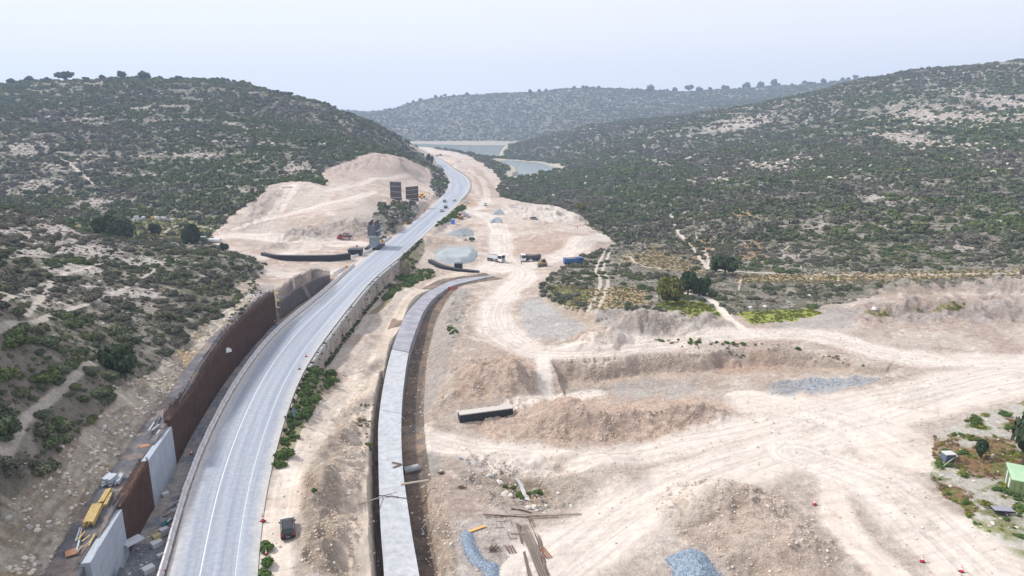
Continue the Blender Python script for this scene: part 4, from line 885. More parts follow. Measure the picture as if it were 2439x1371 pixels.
# --- unfinished pier and formwork panels
def pier():
    a = GL(893, 590); root = thing('bridge_pier', 'unfinished concrete bridge pier wrapped in dark formwork beside the road', 'pier', a, head(885, 592, 925, 555))
    mb = MB(); mb.box((0, 0, .35), (11, 6.0, 1.1)); mb.build('footing', bitum, root)
    mb = MB(); mb.box((0, 0, 3.0), (8, 2.6, 4.4)); mb.build('concrete_shaft', mat('blue_grey_concrete', (.27, .31, .35), .85, .15, .7), root)
    mb = MB(); mb.box((0, 0, 7.4), (8.6, 3.2, 4.6))
    for k in range(8): mb.box((-3.9 + k * 1.1, -1.68, 7.4), (.14, .16, 4.8)); mb.box((-3.9 + k * 1.1, 1.68, 7.4), (.14, .16, 4.8))
    mb.build('formwork', greyform, root)
    mb = MB()
    for z in (5.3, 7.6): mb.box((0, -2.3, z), (9.4, 1.0, .1)); mb.box((0, 2.3, z), (9.4, 1.0, .1))
    for k in range(6):
        mb.cyl((-4.6 + k * 1.84, -2.75, 5.3), (-4.6 + k * 1.84, -2.75, 8.8), .05, n=5); mb.cyl((-4.6 + k * 1.84, -2.75, 5.3), (-4.6 + k * 1.84, -1.4, 4.2), .05, n=5)
    mb.box((-4.7, 0, 5.4), (.1, 4, .9)); mb.build('work_platform', mat('platform_boards', (.36, .38, .40), .8), root)
    mb = MB()
    for k in range(46):
        for s in (-1, 1): mb.box((-4 + k * .178, s * 1.15, 10.2), (.05, .05, 2.0))
    mb.box((0, 1.15, 10.1), (8, .04, 1.3)); mb.box((0, -1.15, 10.1), (8, .04, 1.3)); mb.build('rebar_cage', rust, root)
pier()
def form_panel(px0, py0, px1, py1, pytop, m_, label):
    a = np.array(GL(px0, py0)); b = np.array(GL(px1, py1)); z0 = min(a[2], b[2]) - .2; L = np.linalg.norm((b - a)[:2]); h = ztop(a[0], a[1], pytop) - z0
    root = thing('formwork_screen', label, 'formwork panel', (a[0], a[1], z0), math.atan2(b[1] - a[1], b[0] - a[0]), 'tall formwork panels')
    mb = MB(); mb.box((L / 2, 0, h / 2), (L, .18, h)); mb.build('board', m_, root)
    mb = MB()
    for k in range(9): mb.box((L * (k + .5) / 9, -.22, h / 2), (.16, .22, h - .2))
    mb.build('vertical_ribs', rust, root); mb = MB()
    for k in range(3): mb.box((L / 2, -.42, h * (.22 + .28 * k)), (L, .16, .22))
    mb.build('walers', mat('pale_waler', (.40, .42, .44), .7), root); mb = MB()
    for k in (.3, .7): mb.cyl((L * k, 4.5, .3), (L * k, .1, h * .7), .1, n=6)
    mb.build('back_prop', steelg, root)
form_panel(930, 471, 957, 480, 432, greyform, 'dark blue-grey formwork panel on the terrace, left of the pair')
form_panel(967, 474, 997, 478, 445, mat('brown_formwork', (.14, .10, .09), .85), 'brown formwork panel on the terrace, right of the pair')
# ------------------------------------------------------------------ vehicles and site equipment
glass = mat('dark_glass', (.02, .025, .03), .12, .1, 1, spec=.6)
white = mat('white_paint', (.74, .75, .77), .35, .04, 2, spec=.5)
tyre = blackm; lampm = mat('lamp_lens', (.75, .75, .72), .2); redl = mat('red_lens', (.45, .02, .02), .25)
chrome = mat('grey_trim', (.35, .36, .38), .4, .1, 2)
def paint(name, c): return mat(name, c, .3, .05, 1.5, spec=.5)
def frustum(b0, b1, t0, t1, z0, z1, wb_, wt_):
    v = [(b0, -wb_, z0), (b1, -wb_, z0), (b1, wb_, z0), (b0, wb_, z0), (t0, -wt_, z1), (t1, -wt_, z1), (t1, wt_, z1), (t0, wt_, z1)]
    return v, [(0, 3, 2, 1), (4, 5, 6, 7), (0, 1, 5, 4), (1, 2, 6, 5), (2, 3, 7, 6), (3, 0, 4, 7)]
def pane(v, q, parts=1, mg=.08, out_=.012, tm=.14):
    A = [Vector(v[i]) for i in q]; n = (A[1] - A[0]).cross(A[3] - A[0]).normalized(); m = MB()
    for k in range(parts):
        f0 = k / parts + mg / 2; f1 = (k + 1) / parts - mg / 2
        lo0, lo1 = A[0].lerp(A[1], f0), A[0].lerp(A[1], f1); hi0, hi1 = A[3].lerp(A[2], f0), A[3].lerp(A[2], f1)
        P = [lo0.lerp(hi0, tm * .6), lo1.lerp(hi1, tm * .6), lo1.lerp(hi1, 1 - tm), lo0.lerp(hi0, 1 - tm)]
        m.add([tuple(p + n * out_) for p in P] + [tuple(p - n * .02) for p in P], [(0, 1, 2, 3), (4, 7, 6, 5), (0, 4, 5, 1), (1, 5, 6, 2), (2, 6, 7, 3), (3, 7, 4, 0)])
    return m
def wheel(root, x, y, r, wdt=.24):
    s = 1 if y > 0 else -1; m = MB(); m.cyl((x, y - wdt / 2, r), (x, y + wdt / 2, r), r, n=18); t = m.build('wheel', tyre, root)
    m = MB(); m.cyl((x, y + s * (wdt / 2 - .02), r), (x, y + s * (wdt / 2 + .015), r), r * .6, r * .5, n=12); m.build('rim', chrome, t)
def glaze(root, v, sides=2, rear=True):
    pane(v, (1, 2, 6, 5)).build('windscreen', glass, root)
    if rear: pane(v, (3, 0, 4, 7)).build('rear_window', glass, root)
    pane(v, (0, 1, 5, 4), sides, .06).build('side_window', glass, root); pane(v, (2, 3, 7, 6), sides, .06).build('side_window', glass, root)
def car(loc, rz, pm, label, kind='hatch', group=None, cat_='car', name='parked_car'):
    root = thing(name, label, cat_, loc, rz, group)
    if kind == 'pickup':
        prof_ = [(-2.5, .45), (-2.55, .95), (-.7, .98), (1.1, 1.0), (2.2, .95), (2.45, .8), (2.45, .4)]; cab = frustum(-.7, 1.2, -.45, .6, .97, 1.68, .82, .66)
    elif kind == 'sedan':
        prof_ = [(-2.15, .35), (-2.2, .8), (-2.1, .95), (-1.3, .98), (1.0, .95), (2.0, .82), (2.18, .65), (2.18, .32)]; cab = frustum(-1.55, 1.15, -1.0, .4, .93, 1.42, .8, .6)
    elif kind == 'van':
        prof_ = [(-2.3, .4), (-2.35, 1.0), (1.3, 1.05), (2.1, .95), (2.3, .7), (2.3, .35)]; cab = frustum(-2.3, 1.5, -2.2, .8, 1.0, 1.9, .88, .76)
    else:
        prof_ = [(-2.0, .35), (-2.08, .7), (-2.02, 1.0), (.95, 1.0), (1.85, .88), (2.05, .68), (2.05, .3)]; cab = frustum(-2.0, 1.1, -1.7, .35, .98, 1.52, .82, .66)
    m = MB(); m.prism(prof_, .88, -.88); m.add(*cab); m.build('body', pm, root, bevel=.05); glaze(root, cab[0], 2)
    x0 = prof_[0][0]; x1 = prof_[-1][0]
    if kind == 'pickup':
        m = MB(); m.box((-1.6, .82, 1.15), (1.8, .1, .35)); m.box((-1.6, -.82, 1.15), (1.8, .1, .35)); m.box((-2.48, 0, 1.15), (.08, 1.7, .35)); m.build('load_bed', pm, root)
    if kind == 'hatch':
        m = MB(); m.box((-.6, .58, 1.56), (2.0, .04, .05)); m.box((-.6, -.58, 1.56), (2.0, .04, .05)); m.build('roof_rails', blackm, root)
    for s in (1, -1):
        MB().box((x1 - .03, s * .62, .72), (.12, .34, .16)).build('headlight', lampm, root)
        MB().box((x0 - .04, s * .72, .86), (.12, .2, .26)).build('tail_light', redl, root)
        MB().box((.75, s * .98, 1.06), (.16, .2, .13)).build('wing_mirror', pm, root)
        wheel(root, 1.32, s * .79, .33); wheel(root, -1.3, s * .79, .33)
    MB().box((x0 - .08, 0, .52), (.06, .5, .12)).build('number_plate', white, root)
    MB().box((x0 - .05, 0, .45), (.14, 1.7, .22)).build('rear_bumper', blackm, root); MB().box((x1 + .02, 0, .42), (.14, 1.6, .22)).build('front_bumper', blackm, root)
    return root
black = paint('black_car_paint', (.018, .02, .026)); dblue = paint('dark_blue_paint', (.03, .06, .13)); sgrey = paint('slate_paint', (.09, .11, .14))
pale_g = paint('pale_green_paint', (.46, .58, .54)); redp = paint('red_paint', (.42, .02, .03)); bluep = paint('blue_paint', (.02, .12, .42)); yel = paint('machine_yellow', (.62, .36, .03)); dred = paint('maroon_paint', (.16, .05, .05))
x, y, z = Zp(686, 1266, 0); car((x, y, float(hz(x, y)) + .02), R(109), black, 'black hatchback parked on the bare ledge right of the road, seen from behind', 'hatch')
rd = lambda a, b, c_, d: head(a, b, c_, d)
def rcar(px, py, rz, m_, label, kind): p = Zp(px, py, ROADZ + .03); car(p, rz, m_, label, kind, 'cars driving on the road', name='driving_car')
dir1 = head(1025, 525, 1082, 470)
rcar(1059, 481, dir1 + math.pi, sgrey, 'dark grey car on the left lane of the road, farther left of the four', 'hatch')
rcar(1082, 478, dir1, white, 'white car on the road, farthest right of the four', 'sedan')
rcar(1062, 495, dir1, dblue, 'dark blue car on the road just ahead of the nearest white car', 'hatch')
rcar(1053, 503, dir1, white, 'white car on the road, nearest of the four', 'hatch')
def pcar(px, py, rz, m_, label, kind, cat_='car', nm='parked_car'): car(GL(px, py, .03), rz, m_, label, kind, None, cat_, nm)
pcar(1111, 483, R(0), white, 'white pickup parked at the road edge beyond the machines', 'pickup', 'pickup')
pcar(1156, 489, R(-95), pale_g, 'pale green car on the dirt track at the head of the site', 'hatch')
pcar(1272, 523, R(-50), sgrey, 'slate grey pickup parked alone near the right bank', 'pickup', 'pickup')
pcar(1104, 510, R(10), white, 'white pickup parked behind the yellow loader', 'pickup', 'pickup'); pcar(1112, 517, R(-12), mat('silver_paint', (.4, .42, .45), .35), 'silver car parked among the machines by the roadside', 'sedan')
pcar(1042, 371, R(20), sgrey, 'tiny dark car on the sandy hill near the lake, left one', 'hatch'); pcar(1050, 370, R(15), mat('dark_green_paint', (.05, .08, .07), .35), 'tiny dark green car on the sandy hill near the lake, right one', 'van')
def open_bed(m, x0, x1, z0, z1, w0, w1, th=.08):
    for s in (1, -1): m.add([(x0, s * w0, z0), (x1, s * w0, z0), (x1, s * w1, z1), (x0, s * w1, z1), (x0, s * (w0 - th), z0), (x1, s * (w0 - th), z0), (x1, s * (w1 - th), z1), (x0, s * (w1 - th), z1)], [(0, 1, 2, 3), (4, 7, 6, 5), (0, 4, 5, 1), (1, 5, 6, 2), (2, 6, 7, 3), (3, 7, 4, 0)])
    m.box(((x0 + x1) / 2, 0, z0), (x1 - x0, 2 * w0 - .02, th)); m.box((x0 + th / 2, 0, (z0 + z1) / 2), (th, 2 * w0 - .2, z1 - z0)); m.box((x1 - th / 2, 0, (z0 + z1) / 2), (th, 2 * w0 - .2, z1 - z0 + .3))
def load_mound(x0, x1, w_, z0, h):
    m = MB(); nx, ny = 14, 7; vs = []
    for i in range(nx):
        for j in range(ny):
            u, v_ = i / (nx - 1), j / (ny - 1); vs.append((x0 + (x1 - x0) * u, -w_ + 2 * w_ * v_, z0 + h * math.sin(math.pi * u) ** .6 * math.sin(math.pi * v_) ** .6 * random.uniform(.75, 1.15)))
    m.add(vs, [(i * ny + j, (i + 1) * ny + j, (i + 1) * ny + j + 1, i * ny + j + 1) for i in range(nx - 1) for j in range(ny - 1)]); return m
def dump_truck(loc, rz, cabm, bedm, label, loadm):
    root = thing('dump_truck', label, 'dump truck', loc, rz)
    m = MB(); m.box((0, 0, .85), (8.2, .9, .35)); m.build('chassis', blackm, root)
    cab = frustum(2.2, 4.15, 2.25, 3.95, 1.5, 3.05, 1.22, 1.14); m = MB(); m.prism([(2.2, .6), (2.2, 1.52), (4.15, 1.52), (4.25, 1.1), (4.2, .5), (3.9, .45)], 1.24, -1.24); m.add(*cab); m.build('cab', cabm, root, bevel=.07)
    glaze(root, cab[0], 1, False)
    MB().box((4.22, 0, 1.15), (.06, 1.5, .5)).build('grille', blackm, root); MB().box((4.25, 0, .6), (.2, 2.4, .35)).build('bumper', chrome, root)
    MB().box((3.8, 0, 3.12), (.5, 2.0, .18)).build('sun_visor', cabm, root)
    for s in (1, -1): MB().box((4.3, s * .95, .66), (.12, .35, .2)).build('headlight', lampm, root); MB().box((3.95, s * 1.42, 2.3), (.12, .18, .6)).build('wing_mirror', blackm, root)
    m = MB(); open_bed(m, -4.1, 2.0, 1.35, 2.75, 1.15, 1.26)
    for k in range(7):
        for s in (1, -1): m.box((-3.8 + k * .93, s * 1.25, 2.05), (.1, .08, 1.35))
    m.build('tipper_body', bedm, root); load_mound(-3.95, 1.85, 1.1, 2.35, .55).build('load', loadm, root)
    for x_ in (3.2, 1.5, -1.6, -2.95):
        for s in (1, -1): wheel(root, x_, s * 1.02, .5, .42)
    for s in (1, -1): MB().box((.3, s * 1.0, .95), (1.1, .35, .55)).build('side_tank', chrome, root)
    return root
loadm_ = mat('load_soil', (.26, .21, .18), .95, .25, 3, bump=.05)
dump_truck(GL(1180, 622, .02), R(-38), white, white, 'white dump truck with white tipper body, left of the two', loadm_)
dump_truck(GL(1264, 622, .02), R(-168), white, mat('dark_tipper', (.07, .075, .09), .6), 'white-cabbed dump truck with dark tipper body, right of the two', loadm_)
# blue dump truck driving off into the cut, seen from behind
r_ = thing('dump_truck', 'blue open tipper truck at the edge of the scrub, half hidden in dust', 'dump truck', GL(1362, 629, -.1), R(12)); bl = paint('tipper_blue', (.04, .14, .38))
m = MB(); open_bed(m, -3.4, 2.8, 1.1, 2.7, 1.15, 1.3); m.build('tipper_body', bl, r_); load_mound(-3.2, 2.6, 1.1, 2.2, .6).build('load', loadm_, r_); MB().box((0, 0, .8), (7, .9, .35)).build('chassis', blackm, r_)
cab = frustum(2.95, 4.6, 3.0, 4.4, 1.4, 2.9, 1.2, 1.1); m = MB(); m.add(*cab); m.box((3.75, 0, 1.0), (1.7, 2.4, .9)); m.build('cab', bl, r_, bevel=.06); glaze(r_, cab[0], 1, False)
for x_ in (3.7, -1.0, -2.3):
    for s in (1, -1): wheel(r_, x_, s * 1.02, .5, .42)
# flatbed with crane
r_ = thing('crane_truck', 'small red flatbed truck with a folded crane, parked left of the pier', 'truck', GL(820, 569, .02), R(192))
cab = frustum(.6, 2.6, .9, 2.0, 1.25, 2.25, .98, .86); m = MB(); m.add(*cab); m.prism([(.6, .5), (.6, 1.27), (2.6, 1.27), (3.1, .95), (3.15, .5)], 1.0, -1.0); m.build('cab', redp, r_, bevel=.06); glaze(r_, cab[0], 1)
m = MB(); m.box((-1.4, 0, .95), (3.9, 2.1, .14)); m.box((-1.4, 1.0, 1.15), (3.9, .06, .35)); m.box((-1.4, -1.0, 1.15), (3.9, .06, .35)); m.build('flatbed', dred, r_)
m = MB(); m.cyl((.25, 0, 1), (.25, 0, 2.5), .2, n=8); m.box((-.9, 0, 2.4), (2.6, .3, .3)); m.box((-1.2, .25, 1.9), (2.0, .25, .25)); m.build('crane', greyform, r_); m = MB(); m.box((-1.8, -.2, 1.3), (2.2, 1.2, .5)); m.build('load', darkwood, r_)
for x_ in (2.1, -2.2):
    for s in (1, -1): wheel(r_, x_, s * .9, .42, .3)
for s in (1, -1): MB().box((3.14, s * .75, .85), (.08, .3, .2)).build('headlight', lampm, r_)
# bulldozer
r_ = thing('bulldozer', 'dusty yellow bulldozer with a wide pale blade, in front of the dump trucks', 'bulldozer', GL(1291, 634, .02), R(198)); dy_ = mat('dusty_yellow', (.36, .28, .15), .7, .2, 2)
for s in (1, -1):
    m = MB(); m.prism([(-1.9, .3), (-1.7, .05), (1.7, .05), (1.95, .35), (1.8, .8), (1.4, 1.0), (-1.5, 1.0), (-1.85, .75)], s * 1.25, s * .75); m.build('track', mat('track_steel', (.08, .07, .065), .7), r_)
m = MB(); m.box((.4, 0, 1.25), (2.6, 1.4, 1.0)); m.box((-1.5, 0, 1.2), (1.0, 1.5, 1.1)); m.build('hood', dy_, r_, bevel=.06)
cab = frustum(-1.4, .2, -1.25, .05, 1.7, 2.9, .75, .65); m = MB(); m.add(*cab); m.box((-.6, 0, 3.0), (1.7, 1.7, .12)); m.build('cab', dy_, r_); glaze(r_, cab[0], 1)
m = MB(); m.prism([(2.5, .0), (2.38, .5), (2.45, 1.1), (2.62, 1.35), (2.72, 1.3), (2.55, 1.0), (2.5, .5), (2.62, .02)], 1.8, -1.8); m.build('blade', mat('worn_steel', (.50, .48, .46), .5, .2, 2), r_)
m = MB(); m.cyl((2.4, .9, .5), (0, 1.3, .5), .1, n=6); m.cyl((2.4, -.9, .5), (0, -1.3, .5), .1, n=6); m.build('push_arms', dy_, r_); m = MB(); m.cyl((.9, .3, 1.7), (.9, .3, 2.6), .07, n=8); m.build('exhaust', blackm, r_)
# yellow backhoe loader by the roadside
r_ = thing('wheel_loader', 'yellow wheel loader with dark bucket beside the blue portable toilet', 'wheel loader', GL(1095, 520, .02), R(-70))
m = MB(); m.box((-1.2, 0, 1.2), (2.0, 1.5, 1.0)); m.box((.9, 0, 1.0), (1.6, 1.2, .7)); m.build('body', yel, r_, bevel=.05)
cab = frustum(-.6, .7, -.5, .5, 1.6, 3.1, .72, .64); m = MB(); m.add(*cab); m.box((0, 0, 3.16), (1.4, 1.5, .12)); m.build('cab', yel, r_); glaze(r_, cab[0], 1)
m = MB(); m.prism([(2.5, .1), (2.45, 1.1), (2.6, 1.15), (2.75, .4), (3.4, .15), (3.4, .05)], 1.25, -1.25); m.build('bucket', mat('brown_steel', (.12, .08, .06), .7), r_)
m = MB(); m.box((1.9, .5, 1.0), (1.6, .18, .3)); m.box((1.9, -.5, 1.0), (1.6, .18, .3)); m.build('lift_arms', yel, r_)
for x_ in (1.2, -1.4):
    for s in (1, -1): wheel(r_, x_, s * .95, .65, .42)
# telehandler
r_ = thing('telehandler', 'orange-yellow telescopic handler beside the brown formwork panel', 'telehandler', GL(1005, 471, .02), R(15)); org = paint('handler_orange', (.75, .36, .03))
m = MB(); m.box((0, 0, 1.2), (4.2, 1.9, .9)); m.build('body', org, r_, bevel=.08); cab = frustum(-.6, .9, -.5, .7, 1.6, 2.9, .9, .75); v_, f_ = cab; m = MB(); m.add([(a, b + .3, c) for a, b, c in v_], f_); m.build('cab', org, r_); glaze(r_, [(a, b + .3, c) for a, b, c in v_], 1)
m = MB(); m.cyl((-2.0, -.6, 2.2), (4.2, -.6, 3.6), .26, .2, n=8); m.cyl((4.2, -.6, 3.6), (4.5, -.6, 2.5), .16, n=6); m.build('boom', org, r_); m = MB(); m.box((4.7, -.6, 2.6), (.2, 1.6, 1.1)); m.build('fork_carriage', greyform, r_)
for x_ in (1.4, -1.4):
    for s in (1, -1): wheel(r_, x_, s * 1.0, .6, .4)
# dark green compressor
r_ = thing('compressor', 'dark green towed compressor on the dirt above the big grey stockpile', 'compressor', GL(1124, 574, .02), R(8)); dg = mat('machine_green', (.03, .07, .055), .5)
m = MB(); m.prism([(-1.4, .5), (-1.4, 1.6), (-.9, 1.85), (.9, 1.7), (1.4, 1.3), (1.4, .5)], .75, -.75); m.build('housing', dg, r_); m = MB(); m.cyl((1.4, 0, .55), (2.9, 0, .4), .06, n=6); m.build('drawbar', greyform, r_); m = MB(); m.box((-3.0, .2, .45), (1.6, 1.2, .7)); m.cyl((-3.0, .2, .8), (-2.6, .2, 1.5), .25, .1); m.build('hose_box', greyform, r_)
for s in (1, -1): wheel(r_, 0, s * .85, .35)
# portable toilet
r_ = thing('portable_toilet', 'bright blue portable toilet cabin beside the road verge', 'portable toilet', GL(1079, 533, 0), R(-20)); pb = paint('toilet_blue', (.02, .20, .62))
m = MB(); m.box((0, 0, 1.3), (1.5, 1.5, 2.5)); m.build('cabin', pb, r_, bevel=.04); m = MB(); m.box((0, -.77, 1.2), (.9, .04, 2.1)); m.build('door', paint('door_blue', (.03, .25, .70)), r_); m = MB(); m.box((0, 0, 2.62), (1.66, 1.66, .16), tap=.7); m.build('roof', mat('pale_roof', (.55, .62, .68), .5), r_); m = MB(); m.cyl((.5, .5, 2.6), (.5, .5, 3.0), .06); m.build('vent_pipe', white, r_)
# green container, right edge
ca_p = Zp(2407, 1185, -4.4); gz_ = float(hz(ca_p[0] + 2, ca_p[1] + 3)); cm = mat('container_green', (.20, .27, .12), .7, .2, 1.5); lid = mat('container_roof', (.36, .52, .34), .6, .12, 1.0)
a = np.array(Zp(2404, 1178, -4.4)); b = np.array(Zp(2384, 1118, -4.4)); yaw = math.atan2(b[1] - a[1], b[0] - a[0])
r_ = thing('container', 'rusty green site container with pale green roof at the right edge under the tree', 'container', (a[0], a[1], -4.45), yaw)
m = MB(); L_, W_, H_ = 6.1, 2.6, 2.6; m.box((L_ / 2, -W_ / 2, H_ / 2), (L_ - .05, W_ - .05, H_ - .02))
for k in range(26): m.box((.15 + k * .232, 0.01, H_ / 2), (.11, .06, H_ - .3)); m.box((.15 + k * .232, -W_ - .01, H_ / 2), (.11, .06, H_ - .3))
m.build('body', cm, r_); m = MB(); m.box((L_ / 2, -W_ / 2, H_ + .03), (L_ + .1, W_ + .1, .1)); m.build('roof', lid, r_)
for y_ in (-.68, -1.94): m = MB(); m.box((-.05, y_, H_ / 2), (.06, 1.18, H_ - .25)); [m.cyl((-.1, y_ + q, .2), (-.1, y_ + q, H_ - .2), .025, n=6) for q in (-.3, .3)]; m.build('door', cm, r_)
for x_, w2 in ((1.2, .9), (3.6, .7)): m = MB(); m.box((x_, .07, 1.3), (w2, .05, 2.1)); m.build('white_panel', mat('panel_white', (.66, .68, .70), .6), r_)
m = MB(); [m.box((x_, y_, H_ / 2), (.14, .14, H_)) for x_ in (0.02, L_ - .02) for y_ in (.01, -W_ - .01)]; m.build('corner_posts', cm, r_)
# slatted box and low trailer in the corner scrub
r_ = thing('metal_box', 'grey slatted metal box with pale lid among weeds', 'box', GL(2257, 1097, 0), R(5)); m = MB(); m.box((0, 0, .7), (1.7, 1.3, 1.4)); m.build('body', mat('slat_blue', (.10, .14, .20), .5), r_)
m = MB(); [m.box((-.7 + k * .2, -.67, .7), (.06, .05, 1.3)) for k in range(8)]; m.build('slats', greyform, r_); m = MB(); m.box((0, 0, 1.45), (1.85, 1.45, .12)); m.build('lid', mat('pale_lid', (.50, .49, .50), .6), r_)
r_ = thing('trailer', 'low dark trailer with a flat grey deck in the reddish weeds', 'trailer', GL(2386, 1222, 0), R(-8)); m = MB(); m.box((0, 0, .75), (2.7, 1.3, .08)); m.build('deck', mat('deck_grey', (.26, .26, .31), .6), r_); m = MB(); m.box((0, 0, .6), (2.8, 1.4, .18)); m.cyl((-1.4, 0, .6), (-2.6, .1, .75), .06); m.build('frame', blackm, r_)
for s in (1, -1): wheel(r_, .2, s * .78, .32)
m = MB(); m.cyl(GL(2235, 1120, .1), GL(2275, 1098, .9), .06, n=6); tag(m.build('pole', mat('pale_pole', (.55, .53, .42), .8)), 'pale thin pole leaning beside the slatted metal box', 'pole')
# cones
conr = mat('cone_red', (.62, .03, .04), .6); conw = mat('cone_white', (.8, .8, .8), .6)
def cone(px, py, h, label, z=None, group='traffic cones'):
    p = Zp(px, py, z) if z is not None else GL(px, py); root = thing('traffic_cone', label, 'traffic cone', (p[0], p[1], p[2] + (.03 if z is None else 0)), random.uniform(-.5, .5), group)
    r = h * .22; MB().box((0, 0, .03), (h * .55, h * .55, .06)).build('base', blackm if h < 1.2 else conr, root)
    m = MB(); m.cyl((0, 0, .05), (0, 0, h), r, r * .16, n=14); m.build('body', conr, root)
    for a0, a1 in ((.38, .62), (.74, .86)): m = MB(); m.cyl((0, 0, h * a0), (0, 0, h * a1), r * (1 - .84 * a0) + .012, r * (1 - .84 * a1) + .012, n=14); m.build('stripe', conw, root)
    return root
cone(626, 1241, 1.1, 'tall red cone at the right road edge near the black hatchback', 0.0)
cone(713, 879, .9, 'red cone on the road beside the guard rail, nearer of that pair', .03); cone(729, 849, .9, 'red cone on the road beside the guard rail, farther of that pair', .03)
cone(389, 1361, .9, 'red cone at the left road edge against the nearest barriers', .03); cone(456, 1082, .8, 'small red cone at the left road edge below the brown wall', .03)
cone(1941, 1202, 1.0, 'red and white cone standing alone beside the spoil heap on the haul road'); cone(2197, 1338, 1.0, 'red and white cone in the lower right, left one of the pair'); cone(2290, 1362, 1.0, 'red and white cone in the lower right, right one of the pair')
cone(634, 1320, .7, 'toppled-looking small red cone beside the green verge bush', 0.0)
# signs
sgo = mat('sign_orange', (.85, .40, .02), .5)
for px, py, pt, h, lb in ((827, 643, 632, 0, 'orange sign board on a post above the left barriers'), (967, 541, 528, 0, 'orange sign board beside the scrub at the left road edge'), (911, 583, 571, 0, 'orange sign board near the foot of the pier'), (1012, 507, 498, 0, 'pale orange sign board past the rocky outcrop')):
    p = GL(px, py); H_ = max(1.6, ztop(p[0], p[1], pt) - p[2]); r_ = thing('road_sign', lb, 'sign', p, R(-15), 'orange road work signs'); m = MB(); m.cyl((0, 0, 0), (0, 0, H_), .05, n=6); m.build('post', steelg, r_); m = MB(); m.box((0, -.07, H_ - .55), (1.25, .05, 1.2)); m.build('board', sgo, r_); m = MB(); m.box((0, -.11, H_ - .55), (.5, .02, .5), rz=0); m.build('symbol', mat('sign_dark', (.1, .06, .03), .6), r_)
p = Zp(702, 1003, 0); r_ = thing('road_sign', 'grey triangular sign seen from behind at the right road verge', 'sign', p, R(-10)); m = MB(); m.cyl((0, 0, -.3), (0, 0, 2.6), .045, n=6); m.build('post', steelg, r_)
m = MB(); m.add([(-.6, -.06, 1.75), (.6, -.06, 1.75), (0, -.06, 2.8), (-.6, -.1, 1.75), (.6, -.1, 1.75), (0, -.1, 2.8)], [(0, 1, 2), (3, 5, 4), (0, 3, 4, 1), (1, 4, 5, 2), (2, 5, 3, 0)]); m.build('board', mat('sign_back', (.16, .24, .27), .5), r_)
m = MB(); m.box((0, -.06, 1.3), (.55, .05, .7)); m.build('plate', MT['sign_back'], r_)
# people
def person_mesh():
    J = [(0, 0, .95), (0, 0, 1.2), (0, 0, 1.42), (0, 0, 1.52), (0, .02, 1.66), (.10, 0, .90), (.12, .02, .5), (.13, 0, .08), (.13, -.14, .04), (-.10, 0, .90), (-.12, -.04, .5), (-.13, .03, .08), (-.13, -.11, .04), (.19, 0, 1.40), (.26, -.02, 1.12), (.28, -.12, .88), (-.19, 0, 1.40), (-.27, 0, 1.12), (-.25, -.1, .9)]
    E = [(0, 1), (1, 2), (2, 3), (3, 4), (0, 5), (5, 6), (6, 7), (7, 8), (0, 9), (9, 10), (10, 11), (11, 12), (2, 13), (13, 14), (14, 15), (2, 16), (16, 17), (17, 18)]
    Rd = [.15, .14, .15, .06, .11, .10, .07, .05, .045, .10, .07, .05, .045, .08, .055, .04, .08, .055, .04]
    import bmesh
    me = bpy.data.meshes.new('person'); bm = bmesh.new(); L = bm.verts.layers.skin.verify(); vs = [bm.verts.new(j) for j in J]
    for v, r in zip(vs, Rd): v[L].radius = (r, r * .85)
    vs[0][L].use_root = True
    for a, b in E: bm.edges.new((vs[a], vs[b]))
    bm.to_mesh(me); bm.free(); return me
def person(p, rz, top, legs, label):
    me = person_mesh(); me.materials.append(legs); o = bpy.data.objects.new('person', me); C.objects.link(o); o.location = p; o.rotation_euler = (0, 0, rz); o.modifiers.new('skin', 'SKIN'); s = o.modifiers.new('sub', 'SUBSURF'); s.levels = s.render_levels = 1; tag(o, label, 'person')
    m = MB(); m.cyl((0, 0, .98), (0, 0, 1.2), .19, .18, n=12, cap=False); m.cyl((0, 0, 1.2), (0, 0, 1.44), .18, .2, n=12); m.build('vest', top, o); m = MB(); m.cyl((0, .02, 1.70), (0, .02, 1.80), .135, .06, n=12); m.build('helmet', conw, o)
hv = mat('hi_vis_orange', (.85, .22, .04), .7); dk = mat('dark_clothes', (.03, .035, .05), .9); hy = mat('hi_vis_yellow', (.6, .7, .08), .7)
p = Zp(656, 776, -.6); person((p[0], p[1], float(hz(p[0], p[1]))), 0, hv, dk, 'worker in an orange vest standing in the gap beside the scaffold tower')
person(GL(1242, 629), 1.2, dk, dk, 'person in dark clothes standing beside the right-hand dump truck'); person(GL(851, 592), .4, dk, dk, 'person in dark clothes standing above the black chamber')
person(GL(1004, 477), .4, dk, dk, 'worker in dark clothes near the telehandler, left one'); person(GL(1017, 476), 2.0, dk, dk, 'worker in dark clothes near the telehandler, right one'); person(GL(1375, 545), 1.0, dk, dk, 'lone dark figure at the top of the right bank')
